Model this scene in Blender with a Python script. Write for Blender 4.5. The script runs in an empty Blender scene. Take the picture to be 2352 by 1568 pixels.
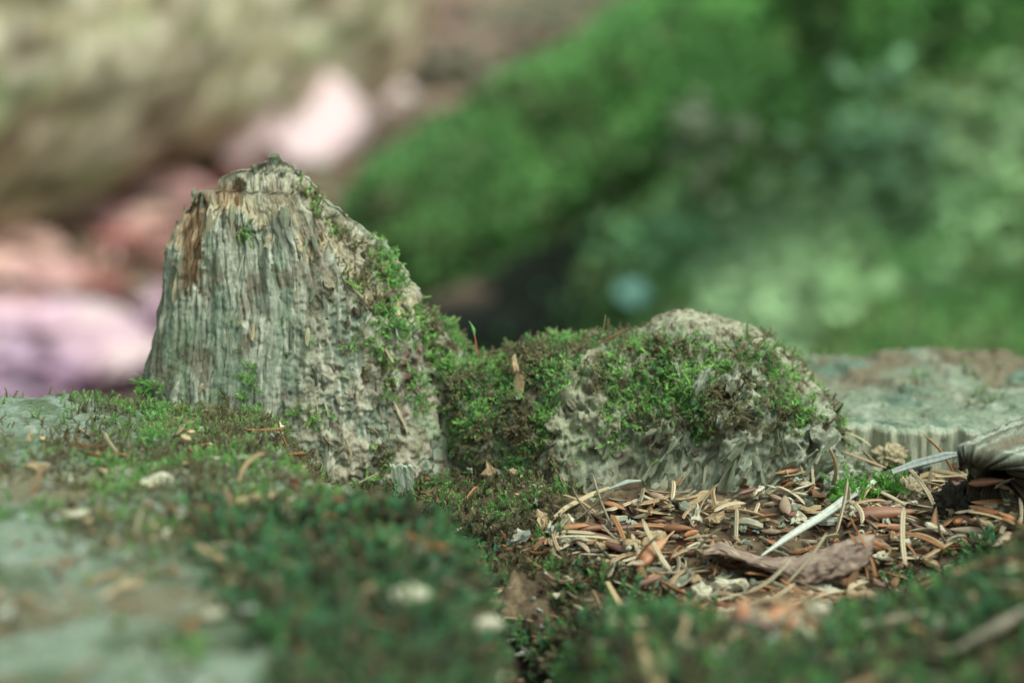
import bpy, math, random
import numpy as np
from mathutils import Vector, Matrix
from mathutils.bvhtree import BVHTree

# ------------------------------------------------------------------ camera
PITCH = math.radians(11.0)
DF = 0.62                       # focus distance, metres
KW = 0.28 / 0.62                # picture width over distance
sc = bpy.context.scene
cam_d = bpy.data.cameras.new('camera')
cam = bpy.data.objects.new('camera', cam_d)
sc.collection.objects.link(cam)
CP = np.array([0.0, -DF * math.cos(PITCH), DF * math.sin(PITCH)])
cam.location = CP
cam.rotation_euler = (math.pi / 2 - PITCH, 0, 0)
cam_d.sensor_width = 36.0
cam_d.lens = 36.0 / KW
cam_d.clip_start = 0.01
cam_d.clip_end = 500
cam_d.dof.use_dof = True
cam_d.dof.focus_distance = 0.602
cam_d.dof.aperture_fstop = 7.4
cam_d.dof.aperture_blades = 0
sc.camera = cam

# ------------------------------------------------------------------ world and sun
SUN_EL, SUN_AZ = math.radians(58), math.radians(128)     # azimuth clockwise from +Y
w = bpy.data.worlds.new('World')
sc.world = w
w.use_nodes = True
nt = w.node_tree
bg = nt.nodes['Background']
sky = nt.nodes.new('ShaderNodeTexSky')
sky.sky_type = 'NISHITA'
sky.sun_disc = False
sky.sun_elevation = SUN_EL
sky.sun_rotation = SUN_AZ
sky.air_density = 1.0
sky.dust_density = 4.0
hs = nt.nodes.new('ShaderNodeHueSaturation')
hs.inputs['Saturation'].default_value = 0.22
tint = nt.nodes.new('ShaderNodeMixRGB')
tint.blend_type = 'MULTIPLY'
tint.inputs[0].default_value = 1.0
tint.inputs[2].default_value = (0.80, 1.0, 0.93, 1)      # light under a leaf canopy
nt.links.new(sky.outputs[0], hs.inputs['Color'])
nt.links.new(hs.outputs[0], tint.inputs[1])
nt.links.new(tint.outputs[0], bg.inputs['Color'])
bg.inputs['Strength'].default_value = 0.14
sun_d = bpy.data.lights.new('sun', 'SUN')
sun_d.energy = 1.3
sun_d.angle = math.radians(22)
sun_d.color = (1.0, 1.0, 0.94)
sun = bpy.data.objects.new('sun', sun_d)
sc.collection.objects.link(sun)
sd = Vector((math.sin(SUN_AZ) * math.cos(SUN_EL), math.cos(SUN_AZ) * math.cos(SUN_EL), math.sin(SUN_EL)))
sun.rotation_euler = sd.to_track_quat('Z', 'Y').to_euler()
sc.view_settings.view_transform = 'Standard'
sc.view_settings.look = 'None'
sc.view_settings.gamma = 1.0
sc.view_settings.exposure = 0.70
sc.view_settings.use_curve_mapping = False
sc.render.engine = 'CYCLES'
sc.cycles.use_denoising = True
sc.cycles.max_bounces = 6
sc.cycles.sample_clamp_indirect = 5.0

rng = np.random.default_rng(7)
random.seed(7)

# ------------------------------------------------------------------ picture <-> place
FWD = np.array([0.0, math.cos(PITCH), -math.sin(PITCH)])
UPV = np.array([0.0, math.sin(PITCH), math.cos(PITCH)])

def ray(X, Y):
    X = np.asarray(X, float); Y = np.asarray(Y, float)
    u = (X - 1176) / 2352 * KW
    v = -(Y - 784) / 2352 * KW
    return FWD + u[..., None] * np.array([1.0, 0, 0]) + v[..., None] * UPV

def at(X, Y, d):
    return CP + ray(X, Y) * np.asarray(d, float)[..., None]

def on_y(X, Y, y):
    r = ray(X, Y)
    return CP + r * ((y - CP[1]) / r[..., 1])[..., None]

def proj(P):
    P = np.asarray(P, float) - CP
    d = P @ FWD
    X = 1176 + 2352 * P[..., 0] / d / KW
    Y = 784 - 2352 * (P @ UPV) / d / KW
    return X, Y, d

# ------------------------------------------------------------------ noise
_perm = np.random.default_rng(3).permutation(256)
_perm = np.concatenate([_perm, _perm, _perm])
_g = np.random.default_rng(4).normal(size=(256, 3))
_g /= np.linalg.norm(_g, axis=1)[:, None]

def pn(x, y, z):
    x, y, z = np.broadcast_arrays(np.asarray(x, float), np.asarray(y, float), np.asarray(z, float))
    xi = np.floor(x).astype(int); yi = np.floor(y).astype(int); zi = np.floor(z).astype(int)
    fx, fy, fz = x - xi, y - yi, z - zi
    xi &= 255; yi &= 255; zi &= 255
    u = fx * fx * fx * (fx * (fx * 6 - 15) + 10)
    v = fy * fy * fy * (fy * (fy * 6 - 15) + 10)
    t = fz * fz * fz * (fz * (fz * 6 - 15) + 10)
    def c(a, b, e):
        g = _g[_perm[_perm[_perm[(xi + a) & 255] + ((yi + b) & 255)] + ((zi + e) & 255)]]
        return g[..., 0] * (fx - a) + g[..., 1] * (fy - b) + g[..., 2] * (fz - e)
    def l(a, b, q): return a + (b - a) * q
    return 1.6 * l(l(l(c(0, 0, 0), c(1, 0, 0), u), l(c(0, 1, 0), c(1, 1, 0), u), v),
             l(l(c(0, 0, 1), c(1, 0, 1), u), l(c(0, 1, 1), c(1, 1, 1), u), v), t)

def fbm(x, y, z, o=4, gain=0.5):
    s = 0; a = 1.0; f = 1.0
    for k in range(o):
        s = s + a * pn(x * f + 17.3 * k, y * f + 5.1 * k, z * f - 9.7 * k)
        a *= gain; f *= 2.03
    return s

def sstep(a, b, x):
    t = np.clip((np.asarray(x, float) - a) / (b - a), 0, 1)
    return t * t * (3 - 2 * t)

def lerp(a, b, t):
    return a + (b - a) * t

def S(r, g, b):                      # sRGB 0..255 to linear
    c = np.array([r, g, b], float) / 255
    return np.where(c <= 0.04045, c / 12.92, ((c + 0.055) / 1.055) ** 2.4)

def mixc(c, col, m):
    m = np.clip(m, 0, 1)[..., None]
    return c * (1 - m) + col * m

# ------------------------------------------------------------------ mesh and object helpers
COL = sc.collection

def mesh_from(name, verts, faces, col=None, smooth=True):
    me = bpy.data.meshes.new(name)
    verts = np.ascontiguousarray(verts, dtype=np.float32).reshape(-1, 3)
    faces = np.ascontiguousarray(faces, dtype=np.int32)
    n, k = faces.shape
    me.vertices.add(len(verts)); me.vertices.foreach_set('co', verts.ravel())
    me.loops.add(n * k); me.loops.foreach_set('vertex_index', faces.ravel())
    me.polygons.add(n)
    me.polygons.foreach_set('loop_start', np.arange(0, n * k, k, dtype=np.int32))
    me.polygons.foreach_set('loop_total', np.full(n, k, dtype=np.int32))
    me.polygons.foreach_set('use_smooth', np.full(n, smooth, dtype=bool))
    if col is not None:
        a = me.color_attributes.new('col', 'FLOAT_COLOR', 'POINT')
        c = np.ones((len(verts), 4), np.float32)
        c[:, :3] = np.clip(np.asarray(col).reshape(-1, 3), 0, 1)
        a.data.foreach_set('color', c.ravel())
    me.update(calc_edges=True)
    me.validate()
    return me

def link(name, me, mat, parent=None, loc=None, mw=None):
    o = bpy.data.objects.new(name, me)
    COL.objects.link(o)
    if mat is not None and me is not None and not me.materials:
        me.materials.append(mat)
    if parent is not None:
        o.parent = parent
    if mw is not None:
        o.matrix_world = mw
    elif loc is not None:
        o.location = loc
    return o

def tag(o, label=None, cat=None, group=None, kind=None):
    if label: o['label'] = label
    if cat: o['category'] = cat
    if group: o['group'] = group
    if kind: o['kind'] = kind
    return o

def empty(name, loc=(0, 0, 0)):
    o = bpy.data.objects.new(name, None)
    o.empty_display_size = 0.01
    o.location = loc
    COL.objects.link(o)
    return o

def gridfaces(nu, nv, wrap_u=False):
    i = np.arange(nu if wrap_u else nu - 1); j = np.arange(nv - 1)
    I, J = np.meshgrid(i, j, indexing='ij')
    I2 = (I + 1) % nu
    return np.stack([I * nv + J, I2 * nv + J, I2 * nv + J + 1, I * nv + J + 1], -1).reshape(-1, 4)

# ------------------------------------------------------------------ materials
def mat_attr(name, rough=0.85, spec=0.3, scale=(1, 1, 1), freq=900.0, amount=0.35, bump=0.0004, translucent=0.0, coat=0.0, freq2=None):
    m = bpy.data.materials.new(name)
    m.use_nodes = True
    t = m.node_tree
    b = t.nodes['Principled BSDF']
    a = t.nodes.new('ShaderNodeAttribute'); a.attribute_name = 'col'
    tc = t.nodes.new('ShaderNodeTexCoord')
    mp = t.nodes.new('ShaderNodeMapping'); mp.inputs['Scale'].default_value = scale
    n = t.nodes.new('ShaderNodeTexNoise'); n.inputs['Scale'].default_value = freq; n.inputs['Detail'].default_value = 5.0
    n.inputs['Roughness'].default_value = 0.65
    t.links.new(tc.outputs['Object'], mp.inputs['Vector'])
    t.links.new(mp.outputs[0], n.inputs['Vector'])
    mr = t.nodes.new('ShaderNodeMapRange')
    mr.inputs['From Min'].default_value = 0.25; mr.inputs['From Max'].default_value = 0.75
    mr.inputs['To Min'].default_value = 1 - amount; mr.inputs['To Max'].default_value = 1 + amount
    t.links.new(n.outputs['Fac'], mr.inputs['Value'])
    mul = t.nodes.new('ShaderNodeVectorMath'); mul.operation = 'SCALE'
    t.links.new(a.outputs['Color'], mul.inputs[0]); t.links.new(mr.outputs[0], mul.inputs['Scale'])
    t.links.new(mul.outputs[0], b.inputs['Base Color'])
    b.inputs['Roughness'].default_value = rough
    b.inputs['Specular IOR Level'].default_value = spec
    b.inputs['Coat Weight'].default_value = coat
    b.inputs['Coat Roughness'].default_value = 0.35
    if bump:
        bn = t.nodes.new('ShaderNodeBump'); bn.inputs['Strength'].default_value = 0.8
        bn.inputs['Distance'].default_value = bump
        t.links.new(n.outputs['Fac'], bn.inputs['Height'])
        t.links.new(bn.outputs[0], b.inputs['Normal'])
    if translucent:
        tr = t.nodes.new('ShaderNodeBsdfTranslucent')
        t.links.new(mul.outputs[0], tr.inputs['Color'])
        mx = t.nodes.new('ShaderNodeMixShader'); mx.inputs[0].default_value = translucent
        t.links.new(b.outputs[0], mx.inputs[1]); t.links.new(tr.outputs[0], mx.inputs[2])
        t.links.new(mx.outputs[0], t.nodes['Material Output'].inputs['Surface'])
    return m

M_WOOD = mat_attr('weathered_wood', 0.88, 0.2, (1, 1, 0.16), 1500, 0.42, 0.0005)
M_ROT = mat_attr('rotten_wood', 0.92, 0.15, (1, 1, 0.6), 900, 0.42, 0.0008)
M_TOP = mat_attr('stump_surface', 0.92, 0.15, (1, 1, 1), 700, 0.45, 0.0009)
M_MOSS = mat_attr('moss_leaf', 0.6, 0.35, (1, 1, 1), 300, 0.2, 0, 0.35)
M_NEEDLE = mat_attr('dry_needle', 0.6, 0.4, (1, 1, 1), 900, 0.25, 0.0001)
M_BUD = mat_attr('bud_scale', 0.36, 0.5, (1, 1, 0.2), 900, 0.25, 0.0001, 0.0, 0.25)
M_CHIP = mat_attr('wood_chip', 0.8, 0.3, (1, 1, 0.3), 1200, 0.3, 0.0003)
M_BARK = mat_attr('bark', 0.85, 0.25, (1, 1, 1), 500, 0.35, 0.0005)
M_FLOOR = mat_attr('forest_floor', 0.95, 0.1, (1, 1, 1), 14, 0.4, 0.01)
M_LEAF = mat_attr('leaf_or_light_patch', 0.7, 0.3, (1, 1, 1), 30, 0.25, 0.002, 0.15)
M_LOG = mat_attr('old_log', 0.9, 0.2, (0.25, 1, 1), 22, 0.4, 0.008)
M_BGMOSS = mat_attr('far_moss', 0.7, 0.25, (1, 1, 1), 20, 0.25, 0, 0.3)

# ------------------------------------------------------------------ setting: forest floor
GZ = -0.36
gx = np.concatenate([np.linspace(-60, -5, 24, endpoint=False), np.linspace(-5, 5, 121), np.linspace(5, 60, 25)[1:]])
gy = np.concatenate([np.linspace(-30, -1, 16, endpoint=False), np.linspace(-1, 11, 140), np.linspace(11, 120, 30)[1:]])
GX, GY = np.meshgrid(gx, gy, indexing='ij')

def floor_z(x, y):
    return GZ + 0.035 * fbm(x * 1.3, y * 1.3, 0 * x, 3) + 0.03 * np.clip(y - 4, 0, None)

GZZ = floor_z(GX, GY)
fc = np.zeros(GX.shape + (3,)) + S(128, 108, 92)
fc = mixc(fc, S(96, 100, 74), sstep(-.2, .5, fbm(GX * .9 + 4, GY * .9, 0 * GX, 3)))
fc = mixc(fc, S(166, 120, 112), sstep(0.0, .5, fbm(GX * 1.6 + 9, GY * 1.6, 3 + 0 * GX, 3)) * sstep(0.2, -0.5, GX))
fc = mixc(fc, S(24, 28, 22), sstep(-.32, -.20, GX) * sstep(.9, .6, GX) * sstep(.6, 1.0, GY) * sstep(2.6, 2.0, GY))  # shade of the gap under the trunk, put into the floor colour
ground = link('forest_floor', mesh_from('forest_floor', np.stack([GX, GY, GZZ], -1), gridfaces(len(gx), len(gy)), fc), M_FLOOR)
tag(ground, 'brown forest floor far behind the stump, out of focus', None, None, 'structure')

# ------------------------------------------------------------------ the stump
stump = empty('tree_stump', (0, -0.08, GZ))
tag(stump, 'old rotting tree stump with a splintered spire and mossy hump', 'tree stump')
SI = Matrix.Translation((0, -0.08, GZ)).inverted()

def stump_part(name, me, mat, parent=None):
    o = bpy.data.objects.new(name, me)
    COL.objects.link(o)
    if not me.materials:
        me.materials.append(mat)
    o.parent = parent or stump
    o.matrix_parent_inverse = (SI if parent is None else Matrix.Identity(4))
    return o

# height of the worn top
def back_edge(x):
    return lerp(0.004, 0.122, sstep(-0.075, 0.03, x)) + 0.006 * pn(x * 40, 0.3, 0.7) + .003 * pn(x * 170, 1.3, 0.7) - 0.10 * sstep(.16, .34, np.abs(x))

def top_z(x, y, rough=True):
    slab = -0.0135 - 0.0035 * sstep(-0.135, -0.09, x) + 0.004 * sstep(-.05, -.25, y) * sstep(-.03, -.12, x) + 0.002 * sstep(-.11, -.26, y)
    xb = np.interp(-y, [-.01, .034, .069, .090, .105, .120, .15, .3], [-.057, -.053, -.045, -.034, -.020, -.009, -.004, -.002]) + 0.004 * pn(y * 45, 1.2, 0)
    lowm = sstep(-0.016, 0.014, x - xb)
    low = -0.0395 - 0.0130 * sstep(-.008, -.085, y)
    low = low + 0.024 * sstep(-0.100, -0.165, y) * sstep(0.002, 0.022, x)         # mossy rim towards the viewer
    low = low + 0.004 * sstep(-0.150, -0.26, y) * sstep(0.004, 0.03, x)
    low = low + 0.020 * sstep(0.075, 0.125, x) * sstep(-0.07, -0.125, y)
    low = low + 0.010 * sstep(0.105, 0.135, x) * sstep(0.0, -0.05, y)
    low = low - 0.022 * np.exp(-((x - 0.0035 + .004 * pn(y * 60, 2.2, 0)) / .0095) ** 2) * sstep(-.055, -.10, y)
    ye = 0.016 + 0.008 * pn(x * 60, 4.4, 0) + .003 * pn(x * 210, 8.4, 0) - 0.018 * sstep(.115, .15, x)
    low = lerp(low, -0.0275 + 0 * x, sstep(-0.0012, 0.0012, y - ye) * sstep(.03, .06, x))
    low = lerp(low, -0.0275, sstep(0.02, 0.05, y))
    z = lerp(slab, low, lowm)
    if rough:
        z = z + 0.0022 * fbm(x * 55, y * 55, 0.5 + 0 * x, 4) * lerp(0.6, 1.5, lowm) * (1 - .75 * sstep(.01, .03, y) * lowm)
        z = z + 0.0035 * fbm(x * 130, y * 130, 1.5 + 0 * x, 3) * np.exp(-((x + .004) / .022) ** 2) * sstep(-.03, -.07, y)
        z = z + 0.0006 * fbm(x * 420, y * 420, 2.5 + 0 * x, 2)
        wood = sstep(0.02, 0.03, y) * lowm
        z = z + wood * .0022 * np.round(1.6 * fbm(x * 45 + 3, y * 45, 31 + 0 * x, 3)) * sstep(.022, .034, y)
        z = z + wood * 0.0014 * np.abs(fbm(x * 300, y * 140, 7 + 0 * x, 4))
    e = y - back_edge(x)
    z = z - 0.4 * 0 - np.clip(e, 0, None) * 9 - 0.0018 * sstep(-0.012, 0.0, e)
    el = np.sqrt((x / 0.33) ** 2 + ((y + 0.09) / 0.25) ** 2) - 1
    z = z - np.clip(el, 0, None) * 2.2
    return np.clip(z, GZ - 0.02, None)

sx = np.concatenate([np.linspace(-0.42, -0.17, 60, endpoint=False), np.linspace(-0.17, 0.19, 301), np.linspace(0.19, 0.42, 60)[1:]])
sy = np.concatenate([np.linspace(-0.42, -0.26, 40, endpoint=False), np.linspace(-0.26, 0.14, 330), np.linspace(0.14, 0.24, 30)[1:]])
TX, TY = np.meshgrid(sx, sy, indexing='ij')
TZ = top_z(TX, TY)
PXX, PYY, _d = proj(np.stack([TX, TY, TZ], -1))
tcx = np.zeros(TX.shape + (3,)) + S(116, 128, 110)
n1 = fbm(TX * 45, TY * 45, 0 * TX, 4); n2 = fbm(TX * 130, TY * 130, 5 + 0 * TX, 3); n3 = fbm(TX * 22, TY * 22, 11 + 0 * TX, 3)
tcx = mixc(tcx, S(124, 132, 114), sstep(-.1, .5, n2))
tcx = mixc(tcx, S(84, 94, 70), sstep(-.1, .45, n1) * .9)
tcx = mixc(tcx, S(112, 96, 70), sstep(.1, .5, n3) * .7)
tcx = mixc(tcx, S(146, 152, 140), sstep(.2, .6, fbm(TX * 200, TY * 200, 21 + 0 * TX, 2)) * .6)
xb = np.interp(-TY, [-.01, .034, .069, .090, .105, .120, .15, .3], [-.057, -.053, -.045, -.034, -.020, -.009, -.004, -.002])
lowm = sstep(-0.035, 0.01, TX - xb + 0.015 * n1)
soil = mixc(np.zeros_like(tcx) + S(84, 70, 54), S(128, 108, 84), sstep(-.1, .5, n2))
soil = mixc(soil, S(62, 50, 40), sstep(0.1, .6, n1))
tcx = mixc(tcx, soil, lowm * sstep(0.025, 0.0, TY))
tcx = mixc(tcx, S(112, 106, 76), sstep(-.16, -.09, TX) * sstep(-.13, -.03, TY) * sstep(-.2, .3, n3) * (1 - lowm))
pl = sstep(0.0, 0.012, TY) * sstep(.04, .07, TX)
plc = mixc(np.zeros_like(tcx) + S(118, 128, 106), S(146, 150, 130), sstep(-.1, .4, n2))
plc = mixc(plc, S(116, 104, 84), sstep(-.25, .2, n3 + 4 * (TX - .12)) * sstep(.04, .085, TY + .4 * (TX - .12)))
plc = mixc(plc, S(104, 120, 102), sstep(.1, .5, n1))
tcx = mixc(tcx, plc, pl)
side = sstep(-0.07, -0.1, TZ)
tcx = mixc(tcx, S(92, 84, 70), side)
body = stump_part('body', mesh_from('stump_body', np.stack([TX, TY, TZ], -1), gridfaces(len(sx), len(sy)), tcx), M_TOP)

# ------------------------------------------------------------------ splintered spire
def poly(Y, pts):
    a = np.array(pts, float)
    return np.interp(Y, a[:, 0], a[:, 1])

XL = [(364, 625), (376, 618), (383, 604), (387, 582), (401, 562), (406, 528), (411, 514), (428, 493), (447, 488), (452, 444), (480, 432), (510, 408), (540, 390), (580, 371),
      (620, 362), (690, 358), (760, 347), (830, 333), (890, 314), (1000, 300), (1160, 296)]
XR = [(364, 631), (376, 638), (386, 652), (391, 668), (415, 681), (427, 704), (470, 732), (486, 752), (492, 776), (503, 786), (540, 830), (560, 868), (590, 895),
      (620, 913), (660, 933), (690, 950), (740, 964), (850, 988), (950, 1012), (1050, 1052), (1160, 1092)]
TERR = [(340, 610), (372, 592), (398, 577), (440, 556), (456, 520), (470, 506), (500, 500), (547, 490), (575, 500), (600, 540), (612, 508), (622, 500),
        (649, 496), (672, 512), (684, 575), (720, 600), (760, 560), (800, 640), (850, 700), (900, 720), (1000, 740)]
NP, NR = 580, 305
phi = np.linspace(0, 2 * np.pi, NP, endpoint=False)
Yr = np.linspace(1160, 364.5, NR)
PH, YY = np.meshgrid(phi, Yr, indexing='ij')
cph, sph = np.cos(PH), np.sin(PH)
frac = (1160 - YY) / 800.0
wob = 4.0 * pn(YY / 60, 3.3 + 0 * YY, .2)
taper = sstep(364, 420, YY)
xl = poly(YY, XL) + wob * taper
xr = poly(YY, XR) + (5.0 * pn(YY / 34, 23.3 + 0 * YY, .2) + 2.5 * pn(YY / 11, 28.3 + 0 * YY, .2)) * taper
Xd = (xl + xr) / 2 + (xr - xl) / 2 * cph
halfd = lerp(0.0045, 0.031, (1 - frac) ** 0.8)
halfd = np.minimum(halfd, (xr - xl) / 2 * 0.00012 * 1.1 + 0.0012)
ycen = lerp(0.018, 0.016, frac)
se = np.sign(sph) * np.abs(sph) ** 0.8
Y0 = ycen + halfd * se
yb = 0.006
Pw = on_y(Xd, YY, np.full_like(YY, yb))
xw, zw = Pw[..., 0], Pw[..., 2]
R0 = 0.030
ax, ay = cph * R0, sph * R0
lean = 0.15 * (YY - 800) / 800
wcur = np.clip((xr - xl) / 2 * 0.00012, .001, None)
fxx = (Xd - 640) * 0.00012 * 0.35 + cph * wcur * np.sqrt(.042 / wcur) * 0.65
fyy = Y0 * 1.0
fxx = fxx + .0007 * pn(zw / .016, fxx / .008, 77.7)
def fib(size, vert, seed):
    return pn(fxx / size + seed, fyy / size * .6, zw / vert + seed * 1.7)
rough = sstep(640, 800, Xd + 0.25 * (YY - 700)) * 0.8 + 0.2 * sstep(900, 1050, YY)
f1 = fib(.0052, .05, 1.3)
f2 = 1 - 2 * np.abs(fib(.0019, .045, 5.3))
f3 = fib(.00085, .022, 9.1)
fs = np.round(3.2 * (fib(.0034, .030, 14.4) + .2 * fib(.001, .01, 2.2))) / 3.2
crk = fib(.0036, .06, 21.7) + 0.2 * fib(.0015, .02, 3.1)
PWD = .0050
fp = fxx / PWD + .12 * pn(zw / .02, 3.3, 1.1)
best = np.full(fp.shape, 9.0); sec = np.full(fp.shape, 9.0); cid = np.zeros(fp.shape)
for dk in (-1, 0, 1, 2):
    ci = np.floor(fp) + dk - 0.0
    ps = ci + .5 + .8 * (((np.sin(ci * 78.233 + np.round(np.sign(sph)) * 3.1) * 43758.5453) % 1.0) - .5)
    dd_ = np.abs(fp - ps)
    sec = np.where(dd_ < best, best, np.minimum(sec, dd_)); cid = np.where(dd_ < best, ci, cid); best = np.minimum(best, dd_)
gapd = (sec - best) * PWD
ph_id = (np.sin(cid * 12.9898 + np.sign(sph)) * 43758.5453) % 1.0
seam = np.exp(-(gapd / .0004) ** 2) * sstep(-.1, .3, pn(cid * 3.7, zw / .018, 5.5))
plank = ph_id - .5
crack = np.exp(-(crk / 0.055) ** 2) * sstep(-.15, .25, fib(.008, .02, 31.0))
iso = fbm(xw * 300, Y0 * 300, zw * 260, 4)
iso2 = fbm(xw * 120, Y0 * 120, zw * 90, 3)
mic = fbm(xw * 850, Y0 * 850, zw * 600, 3)
disp = 0.0005 * f1 + 0.00028 * f2 + 0.00030 * f3 + 0.0007 * fs - 0.0012 * crack + 0.00022 * mic + .0011 * plank * (1 - rough) - .0010 * seam
disp = disp * (1 - 0.45 * rough) + rough * (0.0010 * iso + 0.0015 * iso2 + .00050 * mic) + 0.0003 * iso
# terraces: the front slab has snapped off lower than the core behind it
fid = np.floor(Xd / 6.5 + 1.6 * pn(Xd / 40, YY / 300, 0.1))
jag = 26 * (((np.sin(fid * 12.9898) * 43758.5453) % 1.0) - 0.5) + 10 * pn(Xd / 25, 7.7 + 0 * Xd, 0)
terr = poly(Xd, TERR)
front = sstep(0.15, -0.35, sph)
up1 = sstep(-5, 9, terr + jag - YY)
rec1 = up1 * (0.0052 * sstep(700, 640, Xd) + 0.0028 * sstep(640, 700, Xd))
# a second tier near the tip
terr2 = poly(Xd, [(420, 420), (480, 470), (552, 470), (556, 440), (600, 420), (640, 430), (700, 470), (760, 540)])
up2 = sstep(-16, 26, terr2 + 0.8 * jag - YY)
rec2 = up2 * 0.0022
# the brown hollow at the left
def box(X, Y, x0, x1, y0, y1, s=6):
    return sstep(x0 - s, x0 + s, X) * sstep(x1 + s, x1 - s, X) * sstep(y0 - s, y0 + s, Y) * sstep(y1 + s, y1 - s, Y)
yj = YY + jag * 1.1
hollow = np.clip(box(Xd + 9 * pn(YY / 40, 3.0, .5), yj + 30 * pn(Xd / 9, 2.0, .1), 416, 462, 470, 660, 9) * (1.1 + .6 * fib(.0016, .03, 41.5)), 0, 1)
hollow2 = np.clip(box(Xd + 9 * pn(YY / 30, 5.0, .5), yj, 492, 552, 424, 480, 9) * (1.0 + .9 * fib(.0014, .02, 43.5)), 0, 1)
rec3 = 0.0034 * hollow * (0.7 + 0.5 * fib(.0016, .03, 41)) + 0.0030 * hollow2 * (0.8 + 0.5 * fib(.0016, .03, 44))
# knob slab and deep grooves beside it
groove = box(Xd, YY, 575, 612, 530, 720, 9) * 0.0022 + box(Xd, YY, 690, 720, 560, 720, 10) * 0.0012
groove = groove + box(Xd + 0.28 * (YY - 900), YY, 905, 935, 780, 930, 10) * 0.0035 * sstep(-.2, .3, iso2)   # dark crumbling hole at the right
tot = front * (rec1 + rec2 + rec3 + groove)
lim = np.clip((xr - xl) / 2 * 0.00012, 0.0004, None)
disp = disp * np.clip(lim / 0.006, 0.15, 1)
nx, ny = cph * np.maximum(halfd, 1e-4), sph * lim
nl = np.sqrt(nx ** 2 + ny ** 2) + 1e-9
xf = xw + disp * cph * 0.9 - .0003 * pn(zw / .004, fxx / .0018, 8.8)
yf = Y0 + disp * sph + np.minimum(tot, np.maximum(ycen + 0.25 * halfd - Y0, 0))
zf = zw + 0.0004 * fib(.002, .006, 51)
Ps = np.stack([xf, yf, zf], -1)
# colours of the wood, plus the shade on its left flank
wc = np.zeros(Xd.shape + (3,)) + S(152, 152, 134)
wc = mixc(wc, S(112, 124, 104), sstep(-.25, .35, fib(.007, .03, 61) + 0.3 * (YY - 640) / 300) * 0.85)
wc = mixc(wc, S(184, 180, 160), sstep(.0, .45, fib(.0016, .05, 65)) * 0.8)
wc = mixc(wc, S(92, 98, 84), sstep(.12, .45, fib(.0013, .05, 71)) * 0.7)
wc = mixc(wc, S(166, 152, 130), rough * sstep(-.4, .3, iso2) * 0.75)
wc = mixc(wc, S(132, 148, 116), sstep(.1, .5, fbm(xw * 70, Y0 * 70, zw * 50, 3)) * sstep(600, 900, YY) * 0.7)
wc = mixc(wc, S(190, 166, 122), front * up1 * sstep(70, 8, terr + jag - YY) * (0.5 + .5 * sstep(-.2, .3, iso)))
wc = mixc(wc, S(172, 160, 136), front * up1 * 0.55)
wc = mixc(wc, S(70, 72, 62), box(Xd, YY + .4 * jag, 622, 668, 496, 560, 9) * .6)
wc = mixc(wc, S(106, 90, 72), sstep(.15, .5, fbm(xw * 160 + 5, Y0 * 160, zw * 90, 3)) * .6)
brown = mixc(np.zeros_like(wc) + S(116, 92, 70), S(164, 138, 108), sstep(-.1, .4, fib(.0013, .02, 77)))
wc = mixc(wc, brown, front * np.clip(hollow + 0.9 * hollow2 + 0.55 * box(Xd, yj, 400, 470, 440, 560, 8), 0, 1))
wc = mixc(wc, S(104, 74, 62), box(Xd + 0.28 * (YY - 900), YY, 895, 945, 770, 960, 14) * sstep(-.1, .35, iso) * 0.8)
wc = mixc(wc, S(88, 92, 76), sstep(470, 380, Xd) * sstep(560, 640, YY) * 0.65 * sstep(-.5, .2, fib(.003, .03, 81)))  # lower left flank darkened: its shade is painted into the wood
nP = Ps.reshape(-1, 3)
tipi = len(nP)
nP = np.concatenate([nP, [[Ps[:, -1, 0].mean(), Ps[:, -1, 1].mean(), Ps[:, -1, 2].mean() + .0006]]])
sf = gridfaces(NP, NR, True)[:, [0, 1, 2, 3]]
cap = np.stack([np.arange(NP) * NR + NR - 1, ((np.arange(NP) + 1) % NP) * NR + NR - 1, np.full(NP, tipi), np.full(NP, tipi)], -1)
wc2 = np.concatenate([wc.reshape(-1, 3), [S(150, 146, 120)]])
spire_me = mesh_from('spire', nP, sf, wc2)
spire = stump_part('splintered_spire', spire_me, M_WOOD)

def blob2(X, Y, cx, cy, rx, ry):
    return np.exp(-(((X - cx) / rx) ** 2 + ((Y - cy) / ry) ** 2))

# ------------------------------------------------------------------ rotten hump
SKY = [(900, 690), (940, 700), (985, 735), (1020, 756), (1050, 798), (1078, 826), (1110, 838), (1140, 852), (1160, 846), (1176, 816), (1190, 804), (1230, 800), (1270, 786), (1320, 796), (1400, 786), (1450, 780), (1490, 762), (1512, 745),
       (1560, 730), (1620, 736), (1660, 748), (1700, 757), (1750, 777), (1785, 800), (1812, 830), (1850, 856), (1872, 886),
       (1895, 935), (1925, 975), (1960, 1005), (1992, 1065), (2020, 1110), (2060, 1130)]
NX, NS = 450, 235
hx = np.linspace(930, 2060, NX); hs_ = np.linspace(0, 1, NS)
HX, HS = np.meshgrid(hx, hs_, indexing='ij')
skyY = poly(HX, SKY) + 5 * pn(HX / 22, 2.2 + 0 * HX, .4)
top = on_y(HX, skyY, np.full_like(HX, 0.022))
yft = -0.010 + .007 * sstep(1320, 1190, HX) + .015 * sstep(1110, 1010, HX) + 0.012 * sstep(1850, 2040, HX) + 0.004 * pn(HX / 70, .4 + 0 * HX, 3.1)
zb = -0.0425
ztop = np.maximum(top[..., 2], zb + 0.002)
ang = HS * np.pi
yy = np.where(HS < .5, lerp(yft, 0.022 + 0 * yft, 1 - np.abs(np.cos(ang)) ** 0.75), 0.022 + 0.034 * (np.abs(np.cos(ang)) ** 0.8))
zz = zb + (ztop - zb) * np.abs(np.sin(ang)) ** 0.80
xx = top[..., 0]
Ph = np.stack([xx, yy, zz], -1)
du = np.gradient(Ph, axis=0); dv = np.gradient(Ph, axis=1)
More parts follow.
